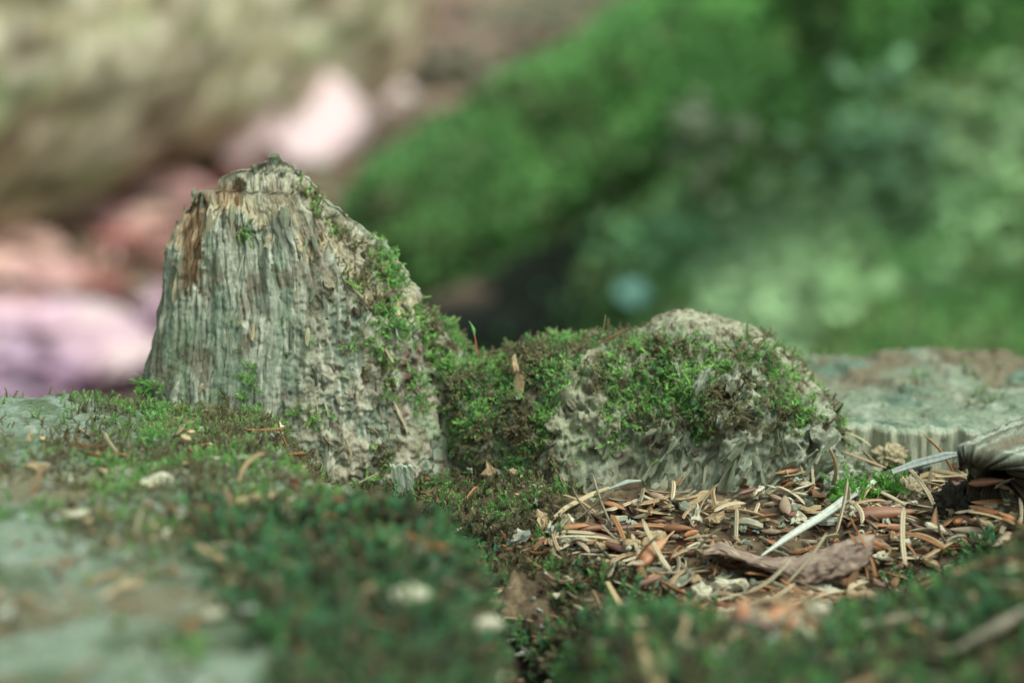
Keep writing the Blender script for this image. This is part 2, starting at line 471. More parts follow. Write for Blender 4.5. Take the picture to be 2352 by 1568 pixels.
nrm = np.cross(du, dv); nrm /= np.linalg.norm(nrm, axis=-1)[..., None] + 1e-12
big = fbm(xx * 75, yy * 75, zz * 75, 3); mid = fbm(xx * 190, yy * 190, zz * 160, 4); fine = fbm(xx * 600, yy * 600, zz * 500, 3)
edge = np.clip(np.sin(ang) * 3, 0, 1) * sstep(930, 960, HX) * sstep(2050, 1980, HX)
pit = sstep(.12, .55, fbm(xx * 150 + 8, yy * 150, zz * 150, 2))
lam = np.round(3 * pn(xx * 240 + zz * 90, yy * 200, zz * 60)) / 3
woody = sstep(1480, 1560, HX) * sstep(.33, .22, HS)
dh = edge * (0.0034 * big + 0.0018 * mid + 0.0007 * fine - 0.0022 * pit + .0012 * (1 - 2 * np.abs(fbm(xx * 330, yy * 330, zz * 240, 3))) + woody * 0.0012 * lam)
topd = sstep(.3, .5, HS) * sstep(.75, .55, HS)
lamc = (xx * .90 - zz * .44)
lam2 = 1 - 2 * np.abs(pn(lamc / .0017, yy * 120, zz * 45)); lam3 = np.round(2.4 * pn(lamc / .004 + 4, yy * 90, zz * 60 + xx * 20)) / 2.4
dh = dh + edge * woody * (.0009 * lam2 + .0016 * lam3)
dh = dh * (1 - 0.55 * topd)
Ph = Ph + nrm * dh[..., None]
hc = np.zeros(HX.shape + (3,)) + S(126, 132, 106)
hc = mixc(hc, S(92, 78, 60), sstep(-.1, .4, mid))
hc = mixc(hc, S(158, 154, 128), sstep(.05, .5, fbm(xx * 220 + 3, yy * 220, zz * 220, 3)) * .8)
hc = mixc(hc, S(168, 160, 136), sstep(1480, 1560, HX) * sstep(.36, .46, HS) * sstep(-.4, .2, fine) * .9)
hc = mixc(hc, S(142, 148, 128), woody * .9)
hc = mixc(hc, S(102, 102, 86), woody * sstep(.0, .4, lam3) * .7); hc = mixc(hc, S(176, 174, 150), woody * sstep(.35, .8, lam2) * .5)
hc = mixc(hc, S(158, 156, 130), blob2(HX, proj(Ph)[1], 1310, 930, 60, 80) * .9)
hc = mixc(hc, S(150, 152, 130), blob2(HX, proj(Ph)[1], 1370, 1090, 70, 60) * .8)
hc = mixc(hc, S(70, 56, 42), pit * 0.4)
hump_me = mesh_from('hump', Ph, gridfaces(NX, NS), hc)
hump = stump_part('rotten_hump', hump_me, M_ROT)

# ------------------------------------------------------------------ broken ledge at the right, with upright fibres
NL, NV = 420, 44
ls = np.linspace(0.066, 0.30, NL); lv = np.linspace(0, 1, NV)
LX, LV = np.meshgrid(ls, lv, indexing='ij')
LYe = 0.016 + 0.008 * pn(LX * 60, 4.4, 0) + .003 * pn(LX * 210, 8.4, 0) - 0.018 * sstep(.115, .15, LX) - 0.0012
ff = pn(LX / .0032, 3 + 0 * LX, LV * .6) ; ff2 = 1 - 2 * np.abs(pn(LX / .0013, 9 + 0 * LX, LV * .8)); ff3 = np.round(2.5 * pn(LX / .0045, 15 + 0 * LX, LV * .4)) / 2.5
roll = sstep(.86, 1.0, LV)
LY = LYe - (0.0014 * ff + 0.0007 * ff2 + 0.0018 * ff3) * (1 - .5 * roll) - 0.0016 * (1 - LV) + roll * 0.0030
LZ = -0.0440 + 0.0170 * np.minimum(LV / .95, 1) + 0.0016 * pn(LX / .004, 1.1, LV) * LV
lc = np.zeros(LX.shape + (3,)) + S(146, 148, 126)
lc = mixc(lc, S(102, 96, 78), sstep(0, .5, ff)); lc = mixc(lc, S(176, 172, 148), sstep(.2, .7, ff2) * .6)
lc = mixc(lc, S(138, 152, 132), roll)
ledge = stump_part('broken_ledge', mesh_from('ledge', np.stack([LX, LY, LZ], -1), gridfaces(NL, NV), lc), M_WOOD)

# ------------------------------------------------------------------ hollow root piece at the right edge
NA, NB = 150, 90
A_, B_ = np.meshgrid(np.linspace(0, 2 * np.pi, NA, endpoint=False), np.linspace(0, 1, NB), indexing='ij')
mouth = at(2258, 1084, 0.585)
axis = np.array([0.62, 0.78, -0.06]); axis /= np.linalg.norm(axis)
e1 = np.cross(axis, [0, 0, 1]); e1 /= np.linalg.norm(e1); e2 = np.cross(e1, axis)
# B: 0 outer far end -> .6 mouth rim -> 1 inner bottom of the hole
k = B_
outer = k < .6
tt = np.where(outer, 1 - k / .6, (k - .6) / .4)          # distance from mouth
ra = np.where(outer, 0.0118 + 0.006 * tt + 0.0012 * fbm(np.cos(A_) * 2.2, np.sin(A_) * 2.2, tt * 2, 3),
              0.0060 * (1 - tt ** 3) + 0.0006 * fbm(np.cos(A_) * 3, np.sin(A_) * 3, 4 + tt * 2, 3))
ra = ra + np.where(outer, .0011 * pn(np.cos(A_) * 7, np.sin(A_) * 7, tt * .8) + .0008 * (1 - 2 * np.abs(pn(np.cos(A_) * 15, np.sin(A_) * 15, tt * 1.5 + 4))) + .0012 * np.round(2 * pn(np.cos(A_) * 4, np.sin(A_) * 4, tt * 5 + 9)) / 2, 0)
ln = np.where(outer, tt * 0.075, tt * 0.030)
rimj = (0.004 * fbm(np.cos(A_) * 1.6, np.sin(A_) * 1.6, 9.0 + 0 * A_, 3) + .0022 * fbm(np.cos(A_) * 6, np.sin(A_) * 6, 19.0 + 0 * A_, 3)) * (1 - tt)
sq = 1.0 + 0.75 * np.clip(np.cos(A_), -1, 1) ** 2 * np.sign(np.cos(A_)) * np.where(outer, 1, 0.1)
flat = np.where(np.sin(A_) > 0, np.where(outer, .64, .62), np.where(outer, 1.35, .7))
HP = mouth + axis * (ln + rimj + 0.007 * np.sin(A_) * -1)[..., None] + e1 * (np.cos(A_) * ra * sq * 1.15)[..., None] + e2 * (np.sin(A_) * ra * flat)[..., None]
HP = HP + 0.0011 * fbm(HP[..., 0] * 260, HP[..., 1] * 260, HP[..., 2] * 420, 4)[..., None] * np.array([.4, .4, 1.0])
kc = np.zeros(A_.shape + (3,)) + S(116, 118, 102)
kn = pn(np.cos(A_) * 9, np.sin(A_) * 9, tt * 1.5)
kc = mixc(kc, S(160, 164, 146), sstep(0, .5, kn)); kc = mixc(kc, S(110, 96, 76), sstep(.1, .5, -kn) * .8)
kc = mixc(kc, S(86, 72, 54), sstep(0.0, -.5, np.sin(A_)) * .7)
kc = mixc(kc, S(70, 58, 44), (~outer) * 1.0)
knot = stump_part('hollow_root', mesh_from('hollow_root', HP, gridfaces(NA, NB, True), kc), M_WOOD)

# ------------------------------------------------------------------ ray casting on the stump
def bvh_of(mes):
    vs, fs, off = [], [], 0
    for me in mes:
        n = len(me.vertices); a = np.empty(n * 3, np.float32); me.vertices.foreach_get('co', a)
        vs.append(a.reshape(-1, 3))
        f = np.empty(len(me.loops), np.int32); me.loops.foreach_get('vertex_index', f)
        fs.append(f.reshape(-1, 4) + off); off += n
    return BVHTree.FromPolygons(np.concatenate(vs).tolist(), np.concatenate(fs).tolist())

BV = bvh_of([body.data, spire_me, hump_me, ledge.data, knot.data])

def hit(X, Y):
    d = ray(X, Y)
    r = BV.ray_cast(Vector(CP), Vector(d))
    if r[0] is None: return None
    return np.array(r[0]), np.array(r[1])

def drop(x, y, z=0.02):
    r = BV.ray_cast(Vector((x, y, z)), Vector((0, 0, -1)))
    return (np.array(r[0]), np.array(r[1])) if r[0] is not None else None

def basis(zv, spin=None, up=None):
    zv = np.array(zv, float); zv /= np.linalg.norm(zv)
    h = np.array([0, 0, 1.0]) if up is None else np.array(up, float)
    if abs(zv @ h) > .98: h = np.array([1.0, 0, 0])
    x = np.cross(h, zv); x /= np.linalg.norm(x); y = np.cross(zv, x)
    if spin is not None:
        x, y = x * math.cos(spin) + y * math.sin(spin), -x * math.sin(spin) + y * math.cos(spin)
    m = Matrix(((x[0], y[0], zv[0], 0), (x[1], y[1], zv[1], 0), (x[2], y[2], zv[2], 0), (0, 0, 0, 1)))
    return m

def xform(loc, rot, s=(1, 1, 1)):
    return Matrix.Translation(Vector(loc)) @ rot @ Matrix.Diagonal((s[0], s[1], s[2], 1))

# ------------------------------------------------------------------ splinters: one piece each
def splinter_mesh(seed, colr, blunt=False):
    r = np.random.default_rng(seed)
    n = 7
    t = np.linspace(0, 1, n)
    wd = (0.5 + 0.15 * r.normal(size=n)) * np.sqrt(np.clip(1.05 - t, 0, 1)) * np.minimum(1, 0.55 + 2 * t)
    wd[-1] = 0.05 + .25 * r.random()
    if blunt:
        blunt = .35
        wd = .45 + .12 * r.normal(size=n); wd[0] *= .8; wd[-1] = .25 + .2 * r.random()
    cx = np.cumsum(r.normal(size=n)) * 0.05 * (blunt or 1)
    cy = np.cumsum(r.normal(size=n)) * 0.05 * (blunt or 1)
    V = []
    for k in range(n):
        a = wd[k]; b = 0.42 * wd[k]
        V += [(cx[k] - a, cy[k] - b, t[k]), (cx[k] - .1 * a, cy[k] - 1.5 * b, t[k] + (r.random() - .5) * .06), (cx[k] + a, cy[k] - b * .7, t[k] + (r.random() - .5) * .08),
              (cx[k] + .8 * a, cy[k] + b, t[k]), (cx[k] - .8 * a, cy[k] + b, t[k])]
    F = []
    for k in range(n - 1):
        for q in range(5):
            F.append((k * 5 + q, k * 5 + (q + 1) % 5, (k + 1) * 5 + (q + 1) % 5, (k + 1) * 5 + q))
    F.append(((n - 1) * 5, (n - 1) * 5 + 1, (n - 1) * 5 + 2, (n - 1) * 5 + 4)); 
    V = np.array(V)
    c = np.array(colr) * (0.8 + 0.4 * r.random((len(V), 1)))
    return mesh_from('wood_splinter', V, np.array(F), c, smooth=False)

tones = [S(160, 154, 130), S(140, 146, 122), S(182, 168, 138), S(116, 118, 98), S(170, 150, 116), S(128, 134, 112)]
sp_me = [splinter_mesh(100 + i, tones[i % 6]) for i in range(18)]
brown_me = [splinter_mesh(150 + i, S(140, 104, 74) * (0.75 + .2 * (i % 3))) for i in range(5)]
plate_me = [splinter_mesh(170 + i, [S(156, 158, 134), S(136, 144, 118), S(172, 166, 138), S(116, 120, 98)][i % 4], True) for i in range(12)]
for me in sp_me + brown_me + plate_me: me.materials.append(M_WOOD)
r = random.Random(5)

def add_splinter(X, Y, L, Wd, tilt=0.0, me=None, parent=spire, name='wood_splinter', out=0.0, sink=0.25, off=.6):
    h = hit(X, Y)
    if h is None: return
    p, n = h
    if n @ (CP - p) < 0: n = -n
    side_ = (X - poly(Y, XL)) / max(1, poly(Y, XR) - poly(Y, XL)) - .5 if parent is spire else 0
    g = np.array([tilt - 0.20 * side_, 0, 1.0])
    g = g - n * (g @ n) * (1 - out); g /= np.linalg.norm(g)
    yv = -n + g * (n @ g); yv /= np.linalg.norm(yv)
    xv = np.cross(yv, g)
    rot = Matrix(((xv[0], yv[0], g[0], 0), (xv[1], yv[1], g[1], 0), (xv[2], yv[2], g[2], 0), (0, 0, 0, 1)))
    p = p - g * L * off - n * Wd * sink
    o = bpy.data.objects.new(name, me or r.choice(sp_me)); COL.objects.link(o)
    o.parent = parent
    o.matrix_parent_inverse = SI if False else Matrix.Identity(4)
    o.matrix_local = xform(p, rot, (Wd, Wd, L))
    return o

for i in range(150):
    Y = r.uniform(520, 1090); f = r.uniform(.05, .95)
    X = lerp(poly(Y, XL), poly(Y, XR), f)
    if Y > 980 and X < 640: continue
    inb = (410 < X < 470 and 450 < Y < 690) or (485 < X < 556 and 420 < Y < 490)
    L = r.uniform(.005, .018); Wd = r.uniform(.0006, .0015)
    add_splinter(X, Y, L, Wd, r.uniform(-.08, .08), r.choice(brown_me) if inb else None, out=r.uniform(0, .04), sink=.55)
for X, Y in [(425, 500), (436, 560), (450, 600), (441, 520), (452, 640), (500, 455), (515, 450), (530, 448), (545, 452), (428, 470), (446, 470), (460, 540)]:
    add_splinter(X + r.uniform(-3, 3), Y, r.uniform(.005, .009), r.uniform(.0006, .0012), r.uniform(-.05, .05), r.choice(brown_me))
# ragged points along the broken rim
for (X, Y, L, Wd, tl) in [(628, 385, .0060, .0014, 0), (592, 396, .0034, .0012, -.3), (772, 505, .0060, .0013, .1), (447, 475, .0085, .0011, 0), (462, 476, .0060, .0010, 0),
                          (640, 535, .0130, .0022, 0), (655, 560, .0160, .0020, .03), (480, 535, .0110, .0014, 0), (500, 530, .0100, .0016, .05), (540, 520, .0100, .0014, 0),
                          (530, 425, .0050, .0012, -.2), (560, 415, .0040, .0012, -.1), (610, 392, .0050, .0014, .1), (655, 404, .0045, .0013, .1), (685, 432, .0040, .0012, 0), (730, 482, .0045, .0012, .1), (805, 530, .0050, .0014, .2), (872, 575, .0045, .0013, .2), (452, 468, .0060, .0014, -.1), (475, 466, .0045, .0012, 0), (405, 530, .0050, .0012, -.1), (380, 585, .0050, .0012, -.1), (905, 640, .0050, .0013, .3), (622, 384, .0055, .0012, -.1), (700, 440, .0050, .0012, .1), (838, 560, .0050, .0012, .2), (414, 640, .0120, .0010, 0), (520, 540, .0090, .0012, 0), (372, 610, .0060, .0011, 0)]:
    add_splinter(X, Y + (4 if Y < 600 else 0), L * 1.1, Wd * 1.5, tl, me=(sp_me + plate_me)[r.randrange(30)], out=1.0, sink=.5, off=.38 if Y < 600 else .6)
# grey plates of rotten wood leaning on the front of the hump
for i in range(120):
    if i < 85:
        X = r.uniform(1480, 1930); Y = r.uniform(1020, 1150); tl = r.uniform(.4, .75)
        L = r.uniform(.008, .017); Wd = r.uniform(.0008, .0019)
    else:
        X = r.uniform(1200, 1950); Y = r.uniform(840, 1130); tl = r.uniform(-.9, 1.3)
        L = r.uniform(.004, .010); Wd = r.uniform(.0009, .0022)
    add_splinter(X, Y, L, Wd, tl, me=r.choice(plate_me), parent=hump, name='wood_plate', out=r.uniform(0, .2), sink=.25)

# ------------------------------------------------------------------ moss
def shoot(seed, nl=30, leaf=0.13, lw=0.4, curl=0.5, branches=0, spread=0.9):
    """A moss shoot one unit long growing along +Z: stem with leaves all round, optional side branches."""
    r = np.random.default_rng(seed)
    V, F, T = [], [], []
    def axis_pts(p0, d0, L, bend, n):
        pts = [np.array(p0, float)]; d = np.array(d0, float)
        for k in range(n):
            d = d + bend / n + r.normal(size=3) * .07; d /= np.linalg.norm(d)
            pts.append(pts[-1] + d * L / n)
        return np.array(pts)
    def add_axis(pts, t0, t1, nl, leaf):
        n = len(pts) - 1
        s = len(V); wd = 0.018
        for k, p in enumerate(pts):
            V.extend([p + [wd, wd, 0], p - [wd, wd, 0]]); T.extend([lerp(t0, t1, k / n)] * 2)
        for k in range(n):
            a = s + 2 * k
            F.append((a, a + 1, a + 3)); F.append((a, a + 3, a + 2))
        for k in range(nl):
            f = (k + .6 * r.random()) / nl
            f = 0.08 + .92 * f
            i = min(int(f * n), n - 1); q = f * n - i
            p = pts[i] * (1 - q) + pts[i + 1] * q
            d = pts[i + 1] - pts[i]; d /= np.linalg.norm(d)
            a = k * 2.4 + r.random() * .6
            h = np.cross(d, [0.3, 0.9, 0.1]); h /= np.linalg.norm(h); h2 = np.cross(d, h)
            o = h * math.cos(a) + h2 * math.sin(a)
            sp = spread * (1.15 - .6 * f)
            ld = d * (1 - .35 * sp) + o * sp; ld /= np.linalg.norm(ld)
            sd_ = np.cross(ld, d); sd_ /= np.linalg.norm(sd_) + 1e-9
            L = leaf * (0.75 + .5 * r.random()) * (1.0 - .35 * f)
            up = np.cross(sd_, ld)
            b = len(V); t = lerp(t0, t1, f)
            V.extend([p + sd_ * L * lw * .5, p + ld * L - up * L * .10, p - sd_ * L * lw * .5])
            T.extend([t, min(1, t + .1), t])
            F.append((b, b + 1, b + 2))
    bend = np.array([curl, 0, 0])
    main = axis_pts((0, 0, 0), (-.15, 0, 1), 1.0, bend, 4)
    add_axis(main, 0, 1, nl, leaf)
    for k in range(branches):
        f = .25 + .65 * k / max(1, branches - 1)
        i = min(int(f * 4), 3); p = main[i] + (main[i + 1] - main[i]) * (f * 4 - i)
        sgn = 1 if k % 2 else -1
        d = (main[i + 1] - main[i]); d /= np.linalg.norm(d)
        br = axis_pts(p, d * .55 + np.array([0, sgn, .1]), .42 * (1.2 - f), np.array([.2, 0, .1]), 2)
        add_axis(br, f * .8, 1, 6, leaf * .8)
    return np.array(V), np.array(F), np.array(T)

FINE = [shoot(1, 26, .23, .66, .5), shoot(2, 24, .25, .62, .9), shoot(3, 22, .26, .58, .2), shoot(4, 14, .19, .66, .7, 4), shoot(5, 14, .19, .66, .4, 4)]
COARSE = [shoot(11, 16, .30, .62, .4), shoot(12, 14, .34, .58, .8), shoot(13, 16, .30, .62, .1)]

def scatter(name, temps, P, N, scale, upbias, base_c, tip_c, label, cat, jit=0.5, mat=None):
    """Many shoots merged into one mesh: P points, N normals, tip_c one colour per shoot."""
    n = len(P)
    rr = np.random.default_rng(abs(hash(name)) % 1000 if False else len(name) * 7 + n)
    D = N + np.array([0, 0, 1.0]) * upbias + rr.normal(size=(n, 3)) * jit
    D /= np.linalg.norm(D, axis=1)[:, None]
    h = rr.normal(size=(n, 3))
    Xa = h - D * (h * D).sum(1)[:, None]; Xa /= np.linalg.norm(Xa, axis=1)[:, None]
    Ya = np.cross(D, Xa)
    which = rr.integers(0, len(temps), n)
    VV, FF, CC, off = [], [], [], 0
    for q, (V, F, T) in enumerate(temps):
        s = np.where(which == q)[0]
        if len(s) == 0: continue
        m = scale[s][:, None, None]
        v = P[s][:, None, :] + m * (V[None, :, 0:1] * Xa[s][:, None, :] + V[None, :, 1:2] * Ya[s][:, None, :] + V[None, :, 2:3] * D[s][:, None, :])
        VV.append(v.reshape(-1, 3))
        f = F[None] + (np.arange(len(s)) * len(V))[:, None, None] + off
        FF.append(f.reshape(-1, 3)); off += len(s) * len(V)
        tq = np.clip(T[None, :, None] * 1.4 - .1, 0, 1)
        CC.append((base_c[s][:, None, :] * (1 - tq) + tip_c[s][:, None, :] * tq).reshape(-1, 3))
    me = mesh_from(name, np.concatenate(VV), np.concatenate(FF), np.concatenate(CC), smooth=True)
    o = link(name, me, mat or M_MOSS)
    return tag(o, label, cat, None, 'stuff')

def surf_points(me, n, seed, region=None):
    """Points spread evenly over a mesh (optionally only faces passing region(centres))."""
    rr = np.random.default_rng(seed)
    nv = len(me.vertices); a = np.empty(nv * 3, np.float32); me.vertices.foreach_get('co', a); V = a.reshape(-1, 3).astype(float)
    f = np.empty(len(me.loops), np.int32); me.loops.foreach_get('vertex_index', f); Fq = f.reshape(-1, 4)
    A, B, C, D = V[Fq[:, 0]], V[Fq[:, 1]], V[Fq[:, 2]], V[Fq[:, 3]]
    nn = np.cross(C - A, D - B); ar = np.linalg.norm(nn, axis=1) * .5
    cen = (A + B + C + D) / 4
    wgt = ar.copy()
    if region is not None: wgt = wgt * np.clip(region(cen, nn / (np.linalg.norm(nn, axis=1)[:, None] + 1e-15)), 0, None)
    pick = rr.choice(len(Fq), n, p=wgt / wgt.sum())
    u, v = rr.random((n, 1)), rr.random((n, 1))
    P = (A[pick] * (1 - u) + B[pick] * u) * (1 - v) + (D[pick] * (1 - u) + C[pick] * u) * v
    N = nn[pick] / (np.linalg.norm(nn[pick], axis=1)[:, None] + 1e-15)
    return P, N

def blob(X, Y, cx, cy, rx, ry, rot=0.0):
    c, s = math.cos(rot), math.sin(rot)
    dx, dy = (X - cx), (Y - cy)
    return np.exp(-(((dx * c + dy * s) / rx) ** 2 + ((-dx * s + dy * c) / ry) ** 2))

GREEN = S(136, 184, 104); YGREEN = S(166, 202, 122); DGREEN = S(100, 146, 92); OLIVE = S(152, 154, 108); DEAD = S(142, 130, 98); BLUEG = S(90, 142, 102)

def pick_cols(P, n, pal, wts, seed, fr=90):
    rr = np.random.default_rng(seed)
    q = fbm(P[:, 0] * fr, P[:, 1] * fr, P[:, 2] * fr, 2) + rr.normal(size=n) * .22
    o = np.argsort(np.argsort(q)) / n
    cw = np.cumsum(wts) / np.sum(wts)
    idx = np.minimum(np.searchsorted(cw, o), len(pal) - 1)
    return np.array(pal)[idx] * (0.75 + .5 * rr.random((n, 1)))

def flipup(P, N):
    s = ((CP - P) * N).sum(1) < 0
    return N * np.where(s & True, -1, 1)[:, None]

# moss running down the right flank of the spire
def reg_spire(c, n):
    X, Y, _ = proj(c)
    d = 0
    for b in [(712, 455, 14, 42, -.5), (757, 518, 12, 22, -.4), (800, 560, 32, 10, .5), (866, 600, 26, 46, -.45), (900, 640, 20, 40, -.4), (820, 640, 36, 12, .4), (868, 720, 18, 50, -.45),
              (905, 745, 20, 34, -.3), (880, 850, 16, 50, -.15), (840, 790, 40, 16, .4), (995, 760, 36, 60, -.5), (1030, 820, 36, 46, -.4), (720, 950, 36, 14, 0),
              (560, 545, 8, 22, 0), (575, 860, 10, 40, .2), (545, 900, 30, 10, -.4), (880, 1060, 26, 56, .1), (590, 960, 40, 26, 0), (560, 1010, 50, 30, .4), (345, 890, 40, 16, 0), (960, 900, 16, 40, -.2)]:
        d = d + blob(X, Y, *b)
    return np.where(d > .12, d, 0) + .0015
P, N = surf_points(spire_me, 2300, 21, reg_spire)
N = flipup(P, N)
n = len(P)
X_, Y_, _ = proj(P)
cols = pick_cols(P, n, [GREEN, YGREEN, OLIVE, DEAD], [4, 2.4, 2, 1.4], 22)
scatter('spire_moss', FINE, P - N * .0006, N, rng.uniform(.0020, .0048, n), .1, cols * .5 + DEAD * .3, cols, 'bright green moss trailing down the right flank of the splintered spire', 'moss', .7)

# moss on the hump and in the saddle beside it
def reg_hump(c, n):
    X, Y, _ = proj(c)
    d = .10 + 0 * X
    for b in [(1000, 770, 40, 60, 0), (1040, 840, 40, 60, 0), (1090, 860, 50, 60, 0), (1110, 960, 50, 60, 0), (1150, 1040, 70, 70, 0), (1240, 815, 80, 30, 0), (1260, 880, 60, 50, 0), (1230, 950, 60, 60, 0), (1210, 890, 60, 60, 0), (1140, 900, 60, 60, 0), (1230, 1000, 26, 80, 0), (1300, 800, 60, 20, 0), (1420, 800, 80, 18, 0), (1500, 800, 70, 26, 0), (1560, 830, 50, 30, 0),
              (1450, 880, 60, 40, .3), (1540, 900, 60, 50, .3), (1640, 920, 60, 60, .2), (1720, 840, 44, 46, .6), (1790, 900, 40, 50, .4), (1480, 970, 60, 40, 0), (1660, 1000, 80, 30, 0),
              (1760, 980, 60, 40, 0), (1840, 960, 40, 30, 0), (1600, 960, 40, 40, 0), (1410, 1040, 16, 60, .2), (1490, 1100, 14, 24, 0), (1930, 975, 30, 18, .4), (1380, 870, 60, 26, 0), (1330, 1060, 40, 40, 0)]:
        d = d + blob(X, Y, *b)
    bare = .45 * (Y > 1000) * (X > 1280) + blob(X, Y, 1300, 920, 40, 60) + blob(X, Y, 1365, 1090, 50, 40) + blob(X, Y, 1620, 1100, 120, 50) + blob(X, Y, 1590, 745, 90, 16) + .8 * blob(X, Y, 1800, 1060, 90, 50)
    pat = sstep(-.35, .15, fbm(c[:, 0] * 110, c[:, 1] * 110, c[:, 2] * 110, 2))
    return np.clip(d - 1.1 * bare, 0.01, 1.2) * (.12 + pat * 1.0)
P, N = surf_points(hump_me, 13500, 31, reg_hump)
N = flipup(P, N); n = len(P)
cols = pick_cols(P, n, [YGREEN, GREEN, DGREEN, OLIVE, DEAD, DEAD * .6], [2.6, 3.6, 1.2, 2.8, 3.0, 1.0], 32, 70)
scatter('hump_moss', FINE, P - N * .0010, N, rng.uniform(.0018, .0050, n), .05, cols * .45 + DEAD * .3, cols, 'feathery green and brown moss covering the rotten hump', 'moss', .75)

def reg_saddle(c, n):
    X, Y, _ = proj(c)
    return (c[:, 0] > -.035) * (c[:, 0] < .02) * (c[:, 1] > -.012) * (c[:, 1] < .06) * 1.0 + 1.0 * (c[:, 0] > -.034) * (c[:, 0] < .016) * (c[:, 1] > -.06) * (c[:, 1] <= -.012)
P, N = surf_points(body.data, 3600, 41, reg_saddle)
n = len(P)
cols = pick_cols(P, n, [DEAD * .45, DEAD * .8, OLIVE * .8, GREEN * .8], [3, 3, 2, 1.6], 42)
scatter('saddle_moss', FINE, P - np.array([0, 0, .0008]), N, rng.uniform(.0025, .0060, n), .3, cols * .4 + DEAD * .25, cols, 'brownish moss in the cleft between spire and hump', 'moss', .8)

# moss on the left slab
def reg_slab(c, n):
    X, Y, _ = proj(c)
    q = fbm(c[:, 0] * 60, c[:, 1] * 60, 0 * X, 3)
    d = blob(X, Y, 300, 940, 150, 40) + blob(X, Y, 560, 970, 120, 50) + .9 * blob(X, Y, 250, 1050, 260, 60) + 1.1 * blob(X, Y, 540, 1080, 220, 80) + .8 * blob(X, Y, 430, 1480, 60, 50) + .5 * blob(X, Y, 130, 900, 130, 20) + .8 * blob(X, Y, 380, 1190, 360, 90) + .9 * blob(X, Y, 800, 1170, 200, 60)
    return np.clip(d + .5 * q - .12, 0, 1.2) * (n[:, 2] > .2) * (c[:, 2] > -.05) * (X > -300)
P, N = surf_points(body.data, 7600, 51, reg_slab)
n = len(P)
cols = pick_cols(P, n, [GREEN * .9, YGREEN * .8, OLIVE * .8, DEAD * .8], [2.4, 1.4, 3.4, 2.6], 52, 60)
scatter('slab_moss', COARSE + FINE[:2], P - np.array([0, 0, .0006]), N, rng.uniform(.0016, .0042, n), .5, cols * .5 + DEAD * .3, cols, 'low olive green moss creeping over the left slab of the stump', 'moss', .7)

# dark moss on the slope in the foreground
def reg_slope(c, n):
    X, Y, _ = proj(c)
    q = fbm(c[:, 0] * 70 + 3, c[:, 1] * 70, 0 * X, 3)
    x, y = c[:, 0], c[:, 1]
    xb = lerp(-0.052, -0.030, sstep(0.0, -0.2, y))
    t = x - xb
    m = sstep(470, 640, X + .5 * (1400 - Y)) * sstep(1150, 1060, X + 110 * q + 60 * pn(Y / 60, 4.4, .3)) * sstep(1160, 1230, Y + 30 * q) * (Y < 1680) * (y < -.02)
    return m * np.clip(.75 + q, 0, 1.4)
P, N = surf_points(body.data, 6000, 61, reg_slope)
n = len(P)
tt_ = sstep(-.06, -.16, P[:, 1])[:, None]
cols = pick_cols(P, n, [DGREEN * .95, BLUEG * .85, OLIVE * .5, DEAD * .25, DEAD * .9, DGREEN * .3], [3.0, 1.8, 1.8, 2.4, 1.6, 1.8], 62, 130)
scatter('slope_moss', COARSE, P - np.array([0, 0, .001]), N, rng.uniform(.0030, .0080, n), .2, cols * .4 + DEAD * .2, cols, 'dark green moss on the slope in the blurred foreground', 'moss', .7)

# moss on the rim at the lower right
def rim_curve(X):
    return poly(X, [(1180, 1262), (1300, 1290), (1450, 1345), (1620, 1430), (1750, 1500), (1900, 1440), (2000, 1355), (2150, 1290), (2352, 1215)])
def reg_rim(c, n):
    x, y = c[:, 0], c[:, 1]
    q = fbm(x * 60 + 13, y * 60, 0 * x, 3)
    X, Y, _ = proj(c)
    m = sstep(1210, 1280, X + 110 * q + 60 * pn(Y / 50, 9.4, .3)) * sstep(-14, 14, Y - rim_curve(X) + 25 * q) * (Y < 1690) * (X < 2500) * (y < -.03)
    return m * np.clip(.5 + 1.2 * q, 0.06, 1.2)
P, N = surf_points(body.data, 8000, 71, reg_rim)
n = len(P)
cols = pick_cols(P, n, [DGREEN * .95, BLUEG * .85, GREEN * .7, OLIVE * .5, DEAD * .25, DEAD * .9], [3.0, 2.0, 1.6, 1.6, 2.6, 1.6], 72, 130)
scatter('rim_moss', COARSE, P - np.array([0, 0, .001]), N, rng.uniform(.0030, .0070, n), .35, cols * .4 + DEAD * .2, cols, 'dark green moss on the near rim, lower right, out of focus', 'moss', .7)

# ------------------------------------------------------------------ litter in the hollow
def needle_mesh(seed, c1, c2):
    r = np.random.default_rng(seed)
    n = 10
    t = np.linspace(0, 1, n)
    bend = r.uniform(-.13, .13); bend2 = r.uniform(-.1, .1)
    prof = np.minimum(1, np.minimum(t / .07 + .35, (1 - t) / .10 + .18))
    V, C = [], []
    sec = [(-1, 0), (-.55, .55), (0, .28), (.55, .55), (1, 0), (.5, -.55), (-.5, -.55)]
    cs = [c1, c1 * 1.1, c2, c1 * 1.1, c1, c1 * .9, c1 * .9]
    for k in range(n):
        o = np.array([bend * 4 * t[k] * (1 - t[k]) , bend2 * 4 * t[k] * (1 - t[k]), t[k] - .5])
        for (a, b), q in zip(sec, cs):
            V.append(o + np.array([a * prof[k] * .046, b * prof[k] * .034, 0])); C.append(q * (1 if .08 < t[k] < .9 else .75))
    F = []
    m = len(sec)
    for k in range(n - 1):
        for q in range(m):
            F.append((k * m + q, k * m + (q + 1) % m, (k + 1) * m + (q + 1) % m, (k + 1) * m + q))
    F.append((0, 1, 4, 5)); e = (n - 1) * m; F.append((e, e + 1, e + 4, e + 5))
    return mesh_from('needle', np.array(V), np.array(F), np.array(C))

